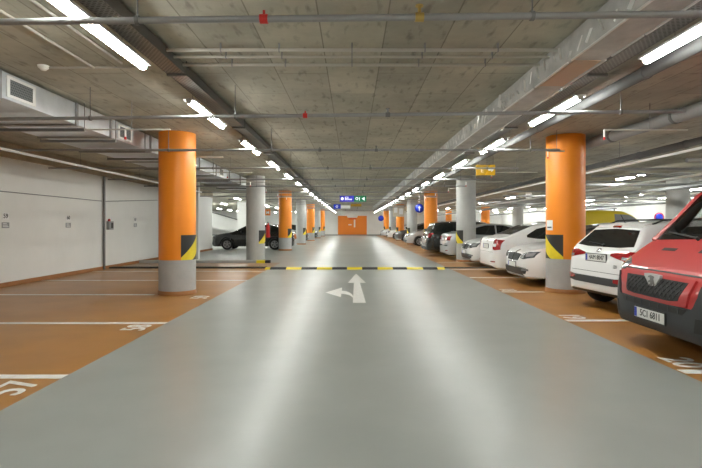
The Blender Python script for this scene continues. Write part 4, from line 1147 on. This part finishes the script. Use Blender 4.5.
    for sg in (1, -1):
        ps = []
        for i in range(11):
            f = i / 10
            p, nr = c.hit('front', sg * (.785 - .105 * f), 1.20 + .60 * f)
            ps.append(p + nr * .004)
        b = MB()
        for a_, b_ in zip(ps[:-1], ps[1:]): b.cyl(a_, b_, .034, 10)
        b.build('windscreen_pillar', M['carred'], c.root)
    # cabin
    L2 = 2.4
    MB().box(L2 - 1.12, L2 - .72, -.78, .78, .95, 1.16).build('dashboard', M['cabin'], c.root, .04)
    MB().box(L2 - 2.45, L2 - .95, -.80, .80, .28, .40).build('cabin_floor', M['cabin'], c.root)
    MB().box(L2 - 2.50, L2 - 2.45, -.66, .66, .35, 1.15).build('bulkhead', M['cabin'], c.root)
    for y in (-.42, .42):
        MB().box(L2 - 2.0, L2 - 1.5, y - .24, y + .24, .40, .72).box(L2 - 2.15, L2 - 1.98, y - .24, y + .24, .70, 1.32).box(L2 - 2.14, L2 - 2.02, y - .12, y + .12, 1.36, 1.56).box(L2 - 2.09, L2 - 2.06, y - .06, y + .06, 1.30, 1.38).build('seat', M['seat'], c.root, .03)
    b = MB(); n_ = 28
    for i in range(n_):
        a0, a1 = 2 * PI * i / n_, 2 * PI * (i + 1) / n_
        cx, cz = L2 - 1.38, 1.12
        def wp(a): return (cx + .12 * math.sin(a), .42 + .19 * math.cos(a), cz + .15 * math.sin(a))
        b.cyl(wp(a0), wp(a1), .014, 6)
    b.cyl((L2 - 1.38, .42, 1.12), (L2 - 1.18, .42, 1.05), .03, 8)
    b.build('steering_wheel', M['cabin'], c.root)
    p, nr = c.hit('front', 0, 1.76)
    MB().box(p.x - .07, p.x - .03, -.11, .11, 1.66, 1.73).build('rear_view_mirror', M['black'], c.root)
    def cut(ct):
        d = 2.4 - ct.x
        if .56 < d < 1.90 and 1.245 < ct.z < 1.745: return True
        return False
    return c.finish(cut)

YV_T = [(0, .62), (.1, .88), (.7, 1.08), (.95, 1.20), (1.65, 1.80), (2.0, 1.96), (2.8, 2.0), (4.0, 1.98), (4.15, 1.85), (4.2, .7)]
YV_B = [(0, .52), (.1, .76), (.7, .96), (1.0, 1.06), (4.0, 1.10), (4.2, .6)]
def yellow_van(loc, rz):
    c = Car('panel_van', 'yellow van parked in the row behind the white hatchback', 'van', loc, rz, 4.2, 1.9, YV_T, YV_B, (.95, 3.3), .33, 'caryellow', nose=.5, tail=.25, tw=.82, roofw=.82)
    c.patch('windscreen', 'carglass', 'front', [(-.66, 1.80), (0, 1.83), (.66, 1.80)], [(-.76, 1.24), (0, 1.26), (.76, 1.24)], n=16, k=6)
    for q in ('left', 'right'):
        c.patch('side_window', 'signplate_white' if False else 'lens_clear', q, [(1.25, 1.38), (1.6, 1.68), (1.85, 1.80), (2.4, 1.83)], [(1.25, 1.2), (1.6, 1.2), (1.85, 1.2), (2.4, 1.2)], n=14, k=6)
    c.both('headlight', 'lens_clear', 'front', [(.5, .86), (.86, .90)], [(.5, .72), (.86, .72)], n=8, k=3)
    c.patch('front_bumper', 'bumper', 'front', [(-.9, .55), (.9, .55)], [(-.9, .28), (.9, .28)], off=.02, n=20, k=3)
    c.both('tail_lamp', 'lens_red', 'rear', [(.70, 1.3), (.88, 1.3)], [(.70, .8), (.88, .8)], n=4, k=5)
    c.plate('rear', 0, .75)
    for d in (2.3, 3.5):
        b = MB()
        for sg in (1, -1):
            p, nr = c.hit('top', d, sg * .6); b.cyl(p, p + Vector((0, 0, .09)), .02, 8)
        p, nr = c.hit('top', d, 0)
        b.box(p.x - .02, p.x + .02, -.75, .75, p.z + .06, p.z + .09).build('roof_bar', M['black'], c.root)
    c.mirrors(1.4, 1.22, 'black'); c.seams((1.2, 2.5), .5, 1.1)
    return c.finish()

red_van((3.30 + 2.4, 5.25, 0), PI)
hatch('white hatchback parked tail-out between red van and orange column', (4.02 + 2.02 * math.cos(.13), 7.97 + 2.02 * math.sin(.13), 0), .13, '4AM 8047')
saloon('saloon_car', 'white saloon facing the lane just behind the orange column', (3.88 + 2.335, 11.55, 0), PI, 'carwhite', True)
saloon('saloon_car', 'white saloon parked tail-out, second beyond the orange column', (3.88 + 2.335, 13.95, 0), 0, 'carwhite', False)
saloon('saloon_car', 'white saloon facing the lane just before the grey column', (3.94 + 2.335, 16.75, 0), PI, 'carwhite', True)
saloon('saloon_car', 'silver saloon parked tail-out just beyond the grey column', (3.75 + 2.335, 19.85, 0), 0, 'carsilver', False, style='bmw')
estate('estate_car', 'dark estate car with red tail lamps before second orange column', (3.35 + 2.4, 22.4, 0), 0, 'cardark')
saloon('saloon_car', 'silver saloon mostly hidden behind the dark estate car', (3.62 + 2.335, 24.9, 0), PI, 'carsilver', True)
saloon('saloon_car', 'silver saloon facing the lane before the far grey column', (3.55 + 2.335, 32.5, 0), PI, 'carsilver', True)
estate('estate_car', 'dark grey estate facing the lane below the beige board', (3.6 + 2.4, 40.6, 0), PI, 'cargrey', front=True)
saloon('saloon_car', 'far white saloon near the end of the right row', (3.4 + 2.335, 47.5, 0), PI, 'carwhite', True)
saloon('saloon_car', 'farthest silver saloon by the last right column', (3.3 + 2.335, 55.5, 0), PI, 'carsilver', True)
yellow_van((12.7 - 2.1, 19.6, 0), 0)
# second row beyond
estate('estate_car', 'dark estate in the row behind the nearest white saloon', (9.9 + 2.4 - .8, 12.6, 0), PI, 'carblack', 'cars in the second row on the right')
estate('estate_car', 'dark estate in the second row behind the tail-out saloon', (11.4, 15.2 - .1, 0), 0, 'cargrey', 'cars in the second row on the right', True)
estate('estate_car', 'black estate in the second row far behind the white saloons', (11.2, 22.6, 0), PI, 'carblack', 'cars in the second row on the right')
estate('estate_car', 'dark estate in the second row seen past the grey column', (11.2, 28.6, 0), PI, 'cargrey', 'cars in the second row on the right')
# left side
saloon('saloon_car', 'black saloon parked behind the grey column on the left', (-7.95 + 2.335, 27.8, 0), PI, 'carblack', True, group='cars on the left')
saloon('saloon_car', 'dark car glimpsed beyond the second orange left column', (-3.75 - 2.0, 37.0, 0), 0, 'carblack', True, group='cars on the left')
saloon('saloon_car', 'farthest dark car on the left between far columns', (-3.75 - 2.0, 47.5, 0), 0, 'cardark', True, group='cars on the left')

# ------------------------------------------------------------------ world and view
w = bpy.data.worlds.new('world'); SC.world = w; w.use_nodes = True
w.node_tree.nodes['Background'].inputs['Color'].default_value = (.5, .5, .5, 1)
w.node_tree.nodes['Background'].inputs['Strength'].default_value = .02
vs_ = SC.view_settings
vs_.view_transform = 'Standard'; vs_.look = 'None'; vs_.gamma = 1; vs_.use_curve_mapping = False
vs_.exposure = 1.55
SC.cycles.use_denoising = True
SC.cycles.max_bounces = 8; SC.cycles.diffuse_bounces = 5
